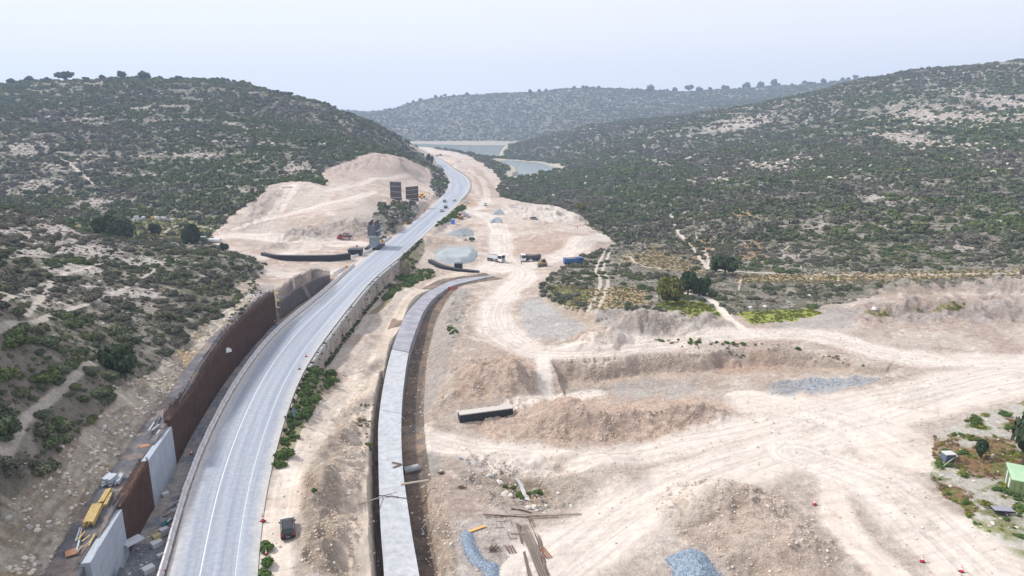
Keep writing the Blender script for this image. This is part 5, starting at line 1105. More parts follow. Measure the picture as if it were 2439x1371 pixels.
# --- loose things: pipes, timber, piles
pipe = mat('concrete_pipe', (.33, .34, .35), .8, .15, 1.5)
a = Zp(962, 1106, -6.2); b = Zp(996, 1101, -6.4); zz = float(hz(b[0], b[1])); m = MB(); m.cyl((a[0], a[1], zz + .55), (b[0], b[1], zz + .6), .6, n=24, cap=False); m.cyl((a[0] + .05, a[1], zz + .55), (b[0] + .01, b[1], zz + .6), .5, n=24); o = m.build('concrete_pipe', pipe, smooth=False); tag(o, 'grey concrete pipe lying against the right side of the culvert', 'pipe')
p = GL(514, 577); m = MB(); m.cyl((p[0] - 2.4, p[1], p[2] + .9), (p[0] + 2.4, p[1] - .6, p[2] + .9), .9, n=20, cap=False); m.cyl((p[0] - 2.3, p[1], p[2] + .9), (p[0] + 2.3, p[1] - .6, p[2] + .9), .8, n=20); tag(m.build('concrete_pipe', mat('pale_pipe', (.55, .56, .57), .7)), 'pale pipe lying beside the track below the dump', 'pipe')
p = GL(482, 571); m = MB(); m.box((p[0], p[1], p[2] + .7), (3.4, 2, 1.5), .2, .85); tag(m.build('water_tank', mat('tank_blue', (.36, .42, .50), .5), bevel=.1), 'pale blue-grey tank near the pale pipe below the dump', 'tank')
p = GL(683, 446); m = MB(); m.prism([(-2.9, .35), (-2.6, .0), (1.8, 0), (3.1, .75), (2.6, .8), (-2.9, .8)], .9, -.9); o = m.build('dinghy', white, None, p, .1); tag(o, 'small white boat hull lying at the top of the pale slope', 'boat')
# dump
dm_ = [(325,520,'white'),(333,524,'grey'),(342,519,'white'),(352,515,'orange'),(360,512,'white'),(366,519,'orange'),(374,520,'white'),(382,523,'grey'),(390,521,'white'),(318,525,'white'),(398,524,'grey'),(410,526,'white')]
for px, py, c_ in dm_:
    p = GL(px, py); m = MB(); m.box((0, 0, .5), (random.uniform(1.5, 3), random.uniform(1, 2.2), random.uniform(.8, 1.6)), random.random(), random.uniform(.5, .9)); m.box((.9, .6, .3), (1.2, .9, .6), random.random(), .7)
    o = m.build('rubbish_heap', {'white': mat('rubbish_white', (.55, .56, .58), .7), 'grey': mat('rubbish_grey', (.25, .26, .28), .8), 'orange': mat('rubbish_orange', (.55, .27, .06), .7)}[c_], None, p, random.random() * 3); tag(o, c_ + ' heap of dumped rubbish at the foot of the left hill', 'rubbish', 'dumped rubbish heaps')
def plank(a, b, w_, th, m_, name, label, cat_, group=None):
    a, b = Vector(a), Vector(b); d = (b - a).normalized(); u = d.cross(Vector((0, 0, 1))).normalized() * w_ / 2; v_ = u.cross(d).normalized() * th / 2
    m = MB(); m.add([tuple(a - u - v_), tuple(a + u - v_), tuple(a + u + v_), tuple(a - u + v_), tuple(b - u - v_), tuple(b + u - v_), tuple(b + u + v_), tuple(b - u + v_)], [(0, 1, 2, 3), (7, 6, 5, 4), (0, 4, 5, 1), (1, 5, 6, 2), (2, 6, 7, 3), (3, 7, 4, 0)])
    return tag(m.build(name, m_), label, cat_, group)
cz_ = CZ + .09
m = MB()
for a, b in ((Zp(956, 1106, cz_), Zp(934, 1101, cz_)), (Zp(956, 1106, cz_), Zp(936, 1114, cz_))):
    a, b = Vector(a), Vector(b); u = (b - a).cross(Vector((0, 0, 1))).normalized() * .2; m.add([tuple(a - u), tuple(a + u), tuple(b + u), tuple(b - u)] + [tuple(q + Vector((0, 0, .08))) for q in (a - u, a + u, b + u, b - u)], [(0, 3, 2, 1), (4, 5, 6, 7), (0, 1, 5, 4), (1, 2, 6, 5), (2, 3, 7, 6), (3, 0, 4, 7)])
tag(m.build('forked_board', darkwood), 'dark V-shaped boards lying on the culvert beside the concrete pipe', 'boards')
p1 = GL(1022, 1166, .1); plank(Zp(955, 1153, CZ + .12), (p1[0], p1[1], CZ + .05), .5, .1, oldwood, 'plank', 'long pale plank bridging from the culvert to the right bank', 'plank')
plank(Zp(912, 1182, CZ + .15), GL(856, 1204, .3), .16, .1, oldwood, 'pole', 'thin pale pole from the left trench bank to the culvert', 'pole')
for i, (a, b) in enumerate((((912, 1180), (945, 1172)), ((918, 1184), (950, 1181)), ((925, 1176), (948, 1186)))): plank(Zp(*a, CZ + .07), Zp(*b, CZ + .06), .05, .04, rust, 'rebar_rod', 'thin bent rusty rod lying across the culvert joint', 'rebar', 'rods on the culvert joint')
m = MB(); p = Zp(958, 990, CZ); m.cyl(Zp(957, 992, CZ + .1), GL(964, 1004, .6), .06, n=6); tag(m.build('pole', white), 'short white stake leaning on the culvert edge above the turning area', 'stake')
plank(GL(1116, 1268, .15), GL(1156, 1254, .15), .45, .08, mat('orange_board', (.66, .38, .12), .7), 'board', 'orange-yellow board lying on the blue gravel', 'board')
def bundle(P, wdt, n, m_, name, label, cat_, L3=.04, grp=None):
    m = MB(); rnd = random.Random(9)
    for i in range(n):
        o = (i / (n - 1) - .5) * wdt if n > 1 else 0
        Q = offs(P, o + rnd.uniform(-.08, .08)); h = rnd.uniform(.04, .22)
        for k in range(len(Q) - 1):
            a = (Q[k][0], Q[k][1], float(hz(Q[k][0], Q[k][1])) + h); b = (Q[k + 1][0], Q[k + 1][1], float(hz(Q[k + 1][0], Q[k + 1][1])) + h); m.cyl(a, b, L3, n=5)
    return tag(m.build(name, m_), label, cat_, grp)
rb1 = mat('brown_rods', (.15, .10, .08), .85); rb2 = mat('grey_rods', (.22, .18, .155), .85)
bundle(Gs([(1262, 1236), (1285, 1290), (1300, 1371)]) , .5, 7, rb1, 'rebar_bundle', 'thin reddish bundle of rods right of the timber beam', 'rebar', .05)
bundle(Gs([(1243, 1252), (1272, 1310), (1302, 1385)]), 1.5, 26, rb2, 'rebar_bundle', 'wide brown bundle of reinforcement rods lying on the ground', 'rebar', .05)
plank(GL(1233, 1250, .2), GL(1262, 1378, .2), .38, .25, darkwood, 'timber_beam', 'long dark beam lying left of the rod bundles', 'beam')
bundle(Gs([(1150, 1226), (1250, 1232), (1385, 1225)]), .3, 3, rust, 'rebar_rods', 'long thin rusty rods stretched across the dirt above the bundles', 'rebar', .035)
bundle(Gs([(1155, 1234), (1230, 1229), (1330, 1233)]), .4, 2, rust, 'rebar_rods', 'second set of long thin rusty rods crossing the first', 'rebar', .035)
bundle(Gs([(1218, 1213), (1245, 1216), (1266, 1222)]), .3, 4, rust, 'rebar_rods', 'short rusty rods beside the white boulders', 'rebar', .04)
bundle(Gs([(1217, 1272), (1250, 1274)]), .1, 2, oldwood, 'pole', 'thin stick lying across the dark beam', 'pole', .05)
bundle(Gs([(1212, 1300), (1222, 1318)]), 1.1, 9, rb1, 'rod_bundle', 'small dark patch of short rods left of the beam', 'rebar', .04)
bundle(Gs([(1290, 1305), (1310, 1330)]), .8, 9, mat('red_rods', (.22, .10, .06), .85), 'rod_bundle', 'small reddish pile of short rods right of the bundles', 'rebar', .05)
def grate(pts, nx, ny, label):
    a, b, c_ = [Vector(GL(*q, .12)) for q in pts]; m = MB()
    for i in range(nx + 1): m.cyl(a.lerp(b, i / nx), a.lerp(b, i / nx) + (c_ - a), .025, n=4)
    for j in range(ny + 1): m.cyl(a.lerp(c_, j / ny), a.lerp(c_, j / ny) + (b - a), .025, n=4)
    tag(m.build('rebar_mesh', rust), label, 'rebar mesh', 'thin mesh sheets on the dirt')
grate([(1180, 1228), (1205, 1228), (1183, 1258)], 2, 2, 'small rusty mesh sheet left of the bundles, near the rods'); grate([(1200, 1240), (1216, 1240), (1214, 1284)], 1, 3, 'narrow rusty mesh sheet lying towards the blue gravel')
for px, py in ((1170, 1310), (1100, 1160), (1268, 1195)):
    pass
# timber stacks on the platform behind the near wall
def stack(px0, py0, px1, py1, z, n, w_, h, m_, label, name='timber_stack'):
    a = np.array(Zp(px0, py0, z)); b = np.array(Zp(px1, py1, z)); L = np.linalg.norm(b - a); root = thing(name, label, 'timber stack', tuple(a), math.atan2(b[1] - a[1], b[0] - a[0])); rnd = random.Random(px0)
    m = MB()
    for r in range(h):
        for k in range(n): e = rnd.uniform(-.25, .25); m.box((L / 2 + e, (k - n / 2 + .5) * w_ / n, .17 + r * .16), (L, w_ / n * .86, .13))
    m.build('beams', m_, root); m = MB(); [m.box((L * f, 0, .05), (.12, w_, .1)) for f in (.2, .8)]; m.build('bearers', darkwood, root)
pz = wtz[2] - .4
stack(212, 1254, 234, 1210, pz, 6, 1.15, 4, timber, 'larger yellow timber stack on the dark platform, nearer one'); stack(241, 1204, 260, 1172, pz, 3, .6, 3, timber, 'smaller yellow timber stack on the dark platform, farther one'); stack(251, 1208, 264, 1180, pz, 2, .4, 2, timber, 'few loose yellow beams beside the farther timber stack')
stack(255, 1158, 272, 1143, pz, 4, 1.3, 6, mat('grey_panels', (.40, .44, .50), .7), 'stack of grey panels beyond the yellow timber', 'panel_stack'); stack(279, 1155, 291, 1136, pz, 3, .5, 3, MT['grey_panels'], 'narrow stack of grey bars beside the grey panels', 'panel_stack')
rnd = random.Random(12)
for i in range(9):
    px, py = rnd.uniform(180, 225), rnd.uniform(1268, 1320); a = Zp(px, py, pz + .1 + .03 * i); b = Zp(px + rnd.uniform(6, 22), py - rnd.uniform(15, 36), pz + .12 + .03 * i); plank(a, b, .16, .06, (oldwood, MT['grey_panels'], timber)[i % 3], 'loose_board', 'loose pale board scattered on the dark platform near the timber stacks', 'board', 'boards on the near platform')
for i in range(8):
    px, py = rnd.uniform(345, 385), rnd.uniform(1010, 1045); z_ = wtz[4] - .4; a = Zp(px, py, z_ + .1 + .03 * i); b = Zp(px + rnd.uniform(6, 26), py - rnd.uniform(6, 24), z_ + .1 + .03 * i); plank(a, b, .18, .07, (greyform, MT['grey_panels'], greyform)[i % 3], 'loose_board', 'dark bar lying on the platform beside the start of the long brown wall', 'board', 'bars on the far platform')
o = MB().box((0, 0, .05), (1.2, 1.0, .1)).build('sheet', mat('rusty_sheet', (.33, .17, .10), .8), None, Zp(344, 1062, wtz[3] - .3), .6); tag(o, 'small rusty brown sheet on the platform below the bars', 'sheet')
o = MB().box((0, 0, .05), (1.2, 1.2, .1)).build('sheet', MT['rusty_sheet'], None, Zp(171, 1316, pz + .05), .6); tag(o, 'small orange-brown sheet at the near end of the platform', 'sheet')
# things in the strip between wall and barriers
sz = -.75
p = Zp(322, 1321, sz); r_ = thing('work_trestle', 'grey trestle table with a flat top standing by the rusty section', 'trestle', p, R(58)); m = MB(); m.box((0, 0, 2.0), (2.2, 1.6, .1)); m.build('top', mat('trestle_top', (.44, .46, .50), .7), r_)
for sx in (-1, 1):
    for sy in (-.7, .7): m = MB(); m.cyl((sx, sy, 0), (sx, sy, 2.0), .05, n=6); m.build('leg', steelg, r_)
for px, py, s_, lb in ((373, 1300, 1.0, 'pale concrete block beside the barriers, nearer the trestle'), (354, 1362, 1.0, 'white block at the bottom edge between wall and barriers'), (383, 1326, .6, 'grey block tight against the barriers'), (395, 1180, .7, 'small pale block in the strip below the white wall'), (391, 1267, .8, 'small grey box near the wooden crate')):
    tag(MB().box((0, 0, s_ * .35), (s_ * 1.3, s_, s_ * .7)).build('concrete_block', mat('block_pale', (.50, .51, .54), .8), None, Zp(px, py, sz), .9, bevel=.03), lb, 'block')
for k in range(5):
    p = wbA[1] * (.35 - .03 * k) + wbA[2] * (.65 + .03 * k); q = offs([wbA[1], wbA[2]], -(.9 + .12 * k))[0] - wbA[1]
    m = MB(); m.box((0, 0, 0), (2.6, .09, 2.2)); o = m.build('formwork_sheet', greyform); d_ = (wbA[2] - wbA[1]) / np.linalg.norm(wbA[2] - wbA[1]); c_ = wbA[1] + d_ * (5.0 - .1 * k) + q; o.location = (c_[0], c_[1], .15); o.rotation_euler = (R(-14), 0, math.atan2(d_[1], d_[0])); tag(o, 'dark formwork sheet leaning against the nearest pale wall', 'formwork panel', 'sheets leaning on the near wall')
for i in range(16):
    f = rnd.random(); p = wbA[2] * (1 - f) + wbA[4] * f; n_ = offs([wbA[2], wbA[4]], -rnd.uniform(1.5, 3.4))[0] - wbA[2]; c_ = p + n_; a = (c_[0], c_[1], sz + .12 + .02 * i); an = rnd.uniform(.9, 1.5); L = rnd.uniform(.8, 2.6); b = (c_[0] + L * math.cos(an), c_[1] + L * math.sin(an), sz + .16 + .02 * i)
    plank(a, b, rnd.uniform(.12, .4), .08, (steelg, oldwood, greyform, MT['grey_panels'])[i % 4], 'scrap_board', 'scrap board or bar lying in the strip between the walls and the barriers', 'scrap', 'scrap behind the barriers')
o = MB().box((0, 0, .35), (1.0, .8, .5)).build('wooden_crate', mat('crate_wood', (.36, .30, .16), .8), None, Zp(374, 1283, sz + .5), .9); tag(o, 'weathered yellowish crate on top of the pale block by the barriers', 'crate')
o = MB().cyl((0, 0, 0), (.3, .4, .5), .3, .2).build('tarpaulin', mat('teal_sheet', (.03, .20, .22), .6), None, Zp(388, 1252, sz + .3), 0); tag(o, 'small crumpled teal sheet near the crate behind the barriers', 'tarpaulin')
m = MB(); p = Zp(534, 832, 5.0); m.prism([(-.9, 0), (-.9, .5), (-.5, .9), (.5, .9), (.9, .5), (.9, 0)], 1.3, -1.3); o = m.build('white_cabin', white, None, (p[0], p[1], 4.6), .9); tag(o, 'white machine top showing above the long brown wall', 'machine')
for i, (px, py) in enumerate(((487, 1013), (536, 925), (562, 888), (600, 842), (660, 782))):
    pass
# red barrier by the far culvert end
o = MB().box((0, 0, .5), (3.2, .12, 1.0)).build('red_fence', mat('red_net', (.42, .15, .14), .8), None, Zp(1078, 689, -5.6), .15); tag(o, 'small faded red fence beside the bend of the dark culvert', 'fence')
# a shed or two far away on the skyline ridge
for px, py, w_ in ((1770, 212, 26), (1806, 214, 14), (1300, 217, 8)):
    p = GL(px, py); r_ = thing('farm_shed', 'tiny pale farm shed on the far ridge', 'shed', p, .2, 'sheds on the far ridge'); MB().box((0, 0, 2), (w_, 8, 4)).build('wall', mat('shed_wall', (.6, .6, .6), .7), r_); m = MB(); m.prism([(-w_ / 2 - .5, 4), (-w_ / 2 - .5, 4.2), (0, 6), (w_ / 2 + .5, 4.2), (w_ / 2 + .5, 4)], 4.5, -4.5); m.build('roof', mat('shed_roof', (.5, .52, .55), .6), r_)
# ------------------------------------------------------------------ vegetation meshes
def leafy(name, m_, nblob, nleaf, ls, rx=1.0, rz=.75, seed=0, core=True, z0=0.0, spread=.55):
    rg_ = np.random.RandomState(seed); v = []; f = []; tone = []
    B = []
    for k in range(nblob):
        a = rg_.rand() * 6.283; q = math.sqrt(rg_.rand()) * spread * rx; h = rg_.uniform(.15, .62) * rz
        B.append((q * math.cos(a), q * math.sin(a), h + z0, rg_.uniform(.34, .52) * rx, rg_.uniform(0, 1)))
    B[0] = (0, 0, .42 * rz + z0, .55 * rx, .5)
    if core:
        for (bx, by, bz, br, bt) in B:
            o = len(v); nseg, nr_ = 7, 4
            for i in range(nr_ + 1):
                ph = math.pi * i / nr_
                for j in range(nseg):
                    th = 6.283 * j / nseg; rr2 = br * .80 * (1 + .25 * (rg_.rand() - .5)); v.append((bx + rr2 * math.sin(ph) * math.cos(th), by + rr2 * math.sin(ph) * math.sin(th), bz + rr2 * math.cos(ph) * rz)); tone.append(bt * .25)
            for i in range(nr_):
                for j in range(nseg): f.append((o + i * nseg + j, o + i * nseg + (j + 1) % nseg, o + (i + 1) * nseg + (j + 1) % nseg, o + (i + 1) * nseg + j))
    for i in range(nleaf):
        bx, by, bz, br, bt = B[rg_.randint(nblob)]
        d = rg_.normal(size=3); d /= np.linalg.norm(d)
        if d[2] < -.25: d[2] = -d[2]
        r_ = br * rg_.uniform(.82, 1.14); c_ = np.array([bx, by, bz]) + d * np.array([r_, r_, r_ * rz])
        if c_[2] < z0: c_[2] = z0 + .02
        nn = d + rg_.normal(size=3) * .55; nn /= np.linalg.norm(nn); u = np.cross(nn, rg_.normal(size=3)); u /= np.linalg.norm(u) + 1e-6; w_ = np.cross(nn, u); s_ = ls * rg_.uniform(.6, 1.35)
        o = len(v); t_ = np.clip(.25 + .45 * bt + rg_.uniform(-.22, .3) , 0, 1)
        for a, b in ((-1, -.6), (1, -.5), (.8, .7), (-.5, .9)): v.append(tuple(c_ + u * s_ * a * .5 + w_ * s_ * b * .5 + nn * rg_.uniform(-.1, .1) * s_)); tone.append(t_)
        f.append((o, o + 1, o + 2, o + 3))
    me = bpy.data.meshes.new(name); me.from_pydata(v, [], f); me.materials.append(m_); a = me.attributes.new('tone', 'FLOAT', 'POINT'); a.data.foreach_set('value', np.array(tone, np.float32)); return me
scrubm = leaf_mat('scrub_leaves', [(.055,.088,.040), (.08,.125,.048), (.13,.155,.058), (.08,.108,.060), (.14,.15,.088), (.10,.108,.085), (.155,.145,.115), (.21,.19,.155)])
darkm = leaf_mat('dark_leaves', [(.036,.060,.026), (.045,.068,.034), (.055,.080,.032), (.040,.055,.035)])
olivem = leaf_mat('olive_leaves', [(.11,.115,.035), (.13,.135,.03), (.095,.11,.04)])
yelm = leaf_mat('yellow_green_leaves', [(.16,.19,.035), (.20,.21,.03), (.13,.17,.04), (.42,.36,.03)])
greenm = leaf_mat('fresh_green_leaves', [(.07,.13,.035), (.10,.16,.04), (.06,.10,.03)])
drym = leaf_mat('dry_scrub_leaves', [(.22,.155,.09), (.17,.13,.085), (.26,.18,.08), (.15,.12,.10)])
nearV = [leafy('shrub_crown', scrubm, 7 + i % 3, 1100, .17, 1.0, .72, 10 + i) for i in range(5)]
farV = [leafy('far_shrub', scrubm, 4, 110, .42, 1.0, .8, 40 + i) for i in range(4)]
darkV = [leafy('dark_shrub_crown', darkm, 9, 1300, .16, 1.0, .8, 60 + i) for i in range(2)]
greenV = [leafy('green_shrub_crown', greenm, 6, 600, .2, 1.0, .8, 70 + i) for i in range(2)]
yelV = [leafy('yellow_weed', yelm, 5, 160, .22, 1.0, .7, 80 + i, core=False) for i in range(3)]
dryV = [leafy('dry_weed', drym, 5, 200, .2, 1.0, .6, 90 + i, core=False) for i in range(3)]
def stone_mesh(seed, m_):
    rg_ = np.random.RandomState(seed); v = []; f = []; ns, nr_ = 6, 4
    for i in range(nr_ + 1):
        for j in range(ns): ph = math.pi * i / nr_; th = 6.283 * j / ns; r_ = 1 + .35 * (rg_.rand() - .5); v.append((r_ * math.sin(ph) * math.cos(th) * 1.1, r_ * math.sin(ph) * math.sin(th) * .85, r_ * math.cos(ph) * .65 + .25))
    for i in range(nr_):
        for j in range(ns): f.append((i * ns + j, (i + 1) * ns + j, (i + 1) * ns + (j + 1) % ns, i * ns + (j + 1) % ns))
    me = bpy.data.meshes.new('stone'); me.from_pydata(v, [], f); me.materials.append(m_); return me
def rand_mat(name, stops, rough=.9):
    m = bpy.data.materials.new(name); m.use_nodes = True; t = m.node_tree; b = t.nodes['Principled BSDF']; b.inputs['Roughness'].default_value = rough; b.inputs['Specular IOR Level'].default_value = .2
    oi = t.nodes.new('ShaderNodeObjectInfo'); cr = t.nodes.new('ShaderNodeValToRGB'); el = cr.color_ramp.elements
    while len(el) < len(stops): el.new(.5)
    for i, c in enumerate(stops): el[i].position = i / (len(stops) - 1); el[i].color = (*c, 1)
    t.links.new(oi.outputs['Random'], cr.inputs[0]); t.links.new(cr.outputs[0], b.inputs['Base Color']); return m
stm = rand_mat('pale_stone', [(.50,.45,.38), (.62,.58,.52), (.40,.36,.31), (.55,.48,.40)]); stb = rand_mat('blue_stone', [(.20,.26,.33), (.34,.40,.47), (.15,.19,.25), (.42,.47,.52)]); stg = rand_mat('grey_stone', [(.30,.29,.28), (.42,.40,.38), (.24,.23,.23)])
stoneV = [stone_mesh(i, stm) for i in range(4)]; blueV = [stone_mesh(i + 9, stb) for i in range(3)]; greyV = [stone_mesh(i + 19, stg) for i in range(3)]
def scatter(name, meshes, P, scl, rot, label=None, cat_=None, zs=None):
    """many small copies as one object: points carry scale and turn"""
    n = len(P); me = bpy.data.meshes.new(name); me.vertices.add(n); me.vertices.foreach_set('co', np.asarray(P, np.float32).ravel())
    s3 = np.stack([scl, scl, scl * (1 if zs is None else zs)], 1).astype(np.float32)
    a = me.attributes.new('scl', 'FLOAT_VECTOR', 'POINT'); a.data.foreach_set('vector', s3.ravel())
    a = me.attributes.new('rt', 'FLOAT_VECTOR', 'POINT'); a.data.foreach_set('vector', np.stack([np.zeros(n), np.zeros(n), rot], 1).astype(np.float32).ravel())
    P_ = np.asarray(P); pt = fbm(P_[:, 0], P_[:, 1], 28, 3, 601) * .6 + fbm(P_[:, 0], P_[:, 1], 120, 2, 602) * .4
    a = me.attributes.new('patch', 'FLOAT', 'POINT'); a.data.foreach_set('value', np.clip((pt - .5) * 3.2 + .5, 0, 1).astype(np.float32))
    a = me.attributes.new('idx', 'INT', 'POINT'); a.data.foreach_set('value', np.random.randint(0, len(meshes), n).astype(np.int32))
    ob = bpy.data.objects.new(name, me); C.objects.link(ob)
    cl = bpy.data.collections.new(name + '_kinds')
    for q in meshes: o2 = bpy.data.objects.new(q.name, q); cl.objects.link(o2)
    ng = bpy.data.node_groups.new(name, 'GeometryNodeTree'); ng.interface.new_socket('Geometry', in_out='INPUT', socket_type='NodeSocketGeometry'); ng.interface.new_socket('Geometry', in_out='OUTPUT', socket_type='NodeSocketGeometry')
    gi = ng.nodes.new('NodeGroupInput'); g_o = ng.nodes.new('NodeGroupOutput'); ip = ng.nodes.new('GeometryNodeInstanceOnPoints'); ci = ng.nodes.new('GeometryNodeCollectionInfo')
    ci.inputs['Collection'].default_value = cl; ci.inputs['Separate Children'].default_value = True; ci.inputs['Reset Children'].default_value = True
    def na(nm, ty): q = ng.nodes.new('GeometryNodeInputNamedAttribute'); q.data_type = ty; q.inputs[0].default_value = nm; return q.outputs['Attribute']
    m2p = ng.nodes.new('GeometryNodeMeshToPoints')
    ng.links.new(gi.outputs[0], m2p.inputs[0]); ng.links.new(m2p.outputs[0], ip.inputs['Points']); ng.links.new(ci.outputs[0], ip.inputs['Instance']); ip.inputs['Pick Instance'].default_value = True
    ng.links.new(na('idx', 'INT'), ip.inputs['Instance Index']); ng.links.new(na('rt', 'FLOAT_VECTOR'), ip.inputs['Rotation']); ng.links.new(na('scl', 'FLOAT_VECTOR'), ip.inputs['Scale'])
    ng.links.new(ip.outputs[0], g_o.inputs[0]); md = ob.modifiers.new('scatter', 'NODES'); md.node_group = ng
    ob['kind'] = 'stuff'
    if label: ob['label'] = label
    if cat_: ob['category'] = cat_
    return ob
# ------------------------------------------------------------------ trees
bark = mat('bark', (.10, .075, .055), .9, .25, 3)
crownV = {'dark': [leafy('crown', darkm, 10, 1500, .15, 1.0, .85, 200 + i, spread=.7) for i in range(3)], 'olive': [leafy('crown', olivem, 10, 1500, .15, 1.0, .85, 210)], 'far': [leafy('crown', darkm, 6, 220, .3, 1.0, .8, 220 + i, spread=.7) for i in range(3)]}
def trunk_mesh(h, r, seed):
    m = MB(); rnd2 = random.Random(seed); p = Vector((0, 0, -.2)); q = Vector((rnd2.uniform(-.1, .1), rnd2.uniform(-.1, .1), h * .5)); m.cyl(p, q, r, r * .75, 7)
    for k in range(3): a = rnd2.random() * 6.28; m.cyl(q, q + Vector((math.cos(a) * h * .3, math.sin(a) * h * .3, h * .45)), r * .6, r * .25, 6)
    return m
def tree(px, py, pyt, wpx, kind, label, group=None, crown=None, shape=None, trunkf=.3):
    x, y, z = GL(px, py); H_ = max(1.2, ztop(x, y, pyt) - z); rad = wpx / F * y / 2 * 1.03
    root = thing('tree' if kind != 'bush' else 'large_shrub', label, 'tree', (x, y, z), random.random() * 6, group); th_ = H_ * trunkf
    o = trunk_mesh(max(H_ * .6, .5), .06 * H_ ** .8, int(px)).build('trunk', bark, root)
    V = crownV[crown or kind]; me = V[random.randrange(len(V))]; c_ = bpy.data.objects.new('crown', me); C.objects.link(c_); c_.parent = root; c_.location = (0, 0, th_ - .1 * (H_ - th_)); hh = (H_ - th_) / .98
    c_.scale = (rad / 1.02, rad / 1.02, hh / .92); return root
tree(1587, 722, 652, 76, 'olive', 'big rounded olive-green tree between the two dirt tracks right of the site')
tree(1638, 704, 636, 52, 'dark', 'dark upright tree just behind the big olive-green tree'); tree(1727, 655, 602, 66, 'dark', 'broad dark tree at the meeting of the footpaths on the right flats')
tree(1665, 705, 655, 44, 'dark', 'dark bushy tree right of the upright one'); tree(300, 898, 812, 96, 'dark', 'big round dark tree at the brow of the left cut slope beside the footpath')
tree(1387, 506, 482, 34, 'olive', 'yellowish rounded tree at the edge of the valley scrub'); tree(2436, 1108, 968, 118, 'dark', 'tall dark tree overhanging the green container at the right edge')
tree(2336, 1092, 1040, 30, 'dark', 'thin sparse young tree on the pale ground of the right corner'); tree(370, 562, 528, 26, 'dark', 'small round lone tree on the grass below the dump'); tree(458, 580, 528, 42, 'dark', 'dark grey-green tree beside the dirt road fork', trunkf=.05)
tree(240, 562, 512, 40, 'dark', 'green tree on the valley floor left of the purple-brown thicket'); tree(282, 566, 508, 66, 'dark', 'broad purple-brown tree on the valley floor', trunkf=.05); tree(537, 600, 576, 20, 'dark', 'small pointed conifer at the edge of the pale lot')
tree(1021, 382, 362, 10, 'dark', 'narrow cypress beside the road at the foot of the left hill, left one', trunkf=.08); tree(1028, 388, 368, 10, 'dark', 'narrow cypress beside the road at the foot of the left hill, right one', trunkf=.08)
ridgeL = [(75,190,20),(158,184,36),(350,181,30),(298,187,26),(430,186,14),(250,190,16),(30,193,18),(210,190,14),(386,190,14),(115,192,14),(690,226,14),(725,244,10),(770,258,10),(660,218,9),(520,192,9),(330,190,10),(560,196,8)]
for i, (px, pyt, w_) in enumerate(ridgeL):
    j = min(np.searchsorted(AZ, math.atan2((px - PX0) / F, ct + .28 * st)), len(AZ) - 1); k = int(np.argmax(np.where((RR > 350) & (RR < 1300), (GZ[:, j] - CH) / RR, -9))) - 2
    x, y, z = GX[k, j], GY[k, j], GZ[k, j] - .4; root = thing('tree', 'small tree on the skyline of the left hill', 'tree', (x, y, z), random.random() * 6, 'skyline trees of the left hill'); H_ = w_ * .62 / F * y + 1.5; r_ = w_ / F * y / 2
    trunk_mesh(H_ * .6, .25, i).build('trunk', bark, root); c_ = bpy.data.objects.new('crown', crownV['far'][i % 3]); C.objects.link(c_); c_.parent = root; c_.location = (0, 0, H_ * .25); c_.scale = (r_, r_, H_ * .78)
far_i = random.Random(4)
farT = [(x, 228, 7) for x in (985, 1000)] + [(1037,226,9),(1050,225,8),(1060,224,9),(1078,224,9),(1112,223,9),(1135,224,6),(1263,217,10),(1283,216,9),(1300,217,8),(1321,214,8),(1367,209,8),(1388,210,9),(1395,208,8),(1425,209,8),(1475,206,7)]
farT += [(int(px_), 205, far_i.uniform(5, 12) if far_i.random() < .8 else far_i.uniform(12, 18)) for px_ in (1503,1516,1540,1547,1572,1580,1588,1607,1640,1662,1668,1690,1723,1731,1760,1768,1774,1802,1808,1838,1842,1850,1883,1912,1921,1927,1935,1958,1975,1981,2003,2013,2030,2060)]
farT += [(q, 257, far_i.uniform(4, 7)) for q in (812, 826, 841, 846, 880, 885, 899, 915, 921, 926)]
for i, (px, pyt, w_) in enumerate(farT):
    # find the skyline row at this column
    a = math.atan2((px - PX0) / F, ct); j = min(np.searchsorted(AZ, math.atan2((px - PX0) / F, ct + .28 * st)), len(AZ) - 1); k = int(np.argmax(np.where(RR > 600, (GZ[:, j] - CH) / RR, -9))); k = max(0, k - random.randint(0, 6))
    x, y, z = GX[k, j], GY[k, j], GZ[k, j]; H_ = w_ * .95 / F * y; r_ = w_ / F * y / 2
    root = thing('tree', 'tiny dark tree on the skyline of the far plateau', 'tree', (x, y, z - .3), random.random() * 6, 'skyline trees of the far plateau')
    trunk_mesh(H_ * .6, .3, i).build('trunk', bark, root); c_ = bpy.data.objects.new('crown', crownV['far'][i % 3]); C.objects.link(c_); c_.parent = root; c_.location = (0, 0, H_ * .2); c_.scale = (r_ * 1.1, r_ * 1.1, H_ * .85)
# ------------------------------------------------------------------ scattering of scrub
water_m = il | ii
vegok = (veg & ~isl & ~cutf & ~plat & (pathm < .35) & ~water_m & (wet > 9) & ~onroad & ~strip).astype(np.float32)
vg = inpoly(GX, GY, GP['outcrop']) | inpoly(GX, GY, GP['knoll'])
grassm = np.zeros(GX.shape, bool)
for P in grassP: grassm |= inpoly(GX, GY, P)
drygr = np.zeros(GX.shape, bool)
for pp in ([(1395,688),(1490,678),(1545,695),(1535,722),(1440,742),(1400,732)], [(1740,652),(2439,636),(2439,656),(1750,674)], [(1480,620),(1560,590),(1640,620),(1700,650),(1560,640)], [(300,520),(420,515),(520,545),(430,570),(300,560)]):
    drygr |= inpoly(GX, GY, Gs(pp))
dens = vegok * (1 - .86 * rocky) * np.where(grassm | drygr, .08, 1.0) * (1 - .7 * band)
vcore = inpoly(GX, GY, Gs([(1200,440),(1195,470),(1330,488),(1400,525),(1500,560),(1560,520),(1700,470),(1500,440),(1400,425),(1300,425)]))
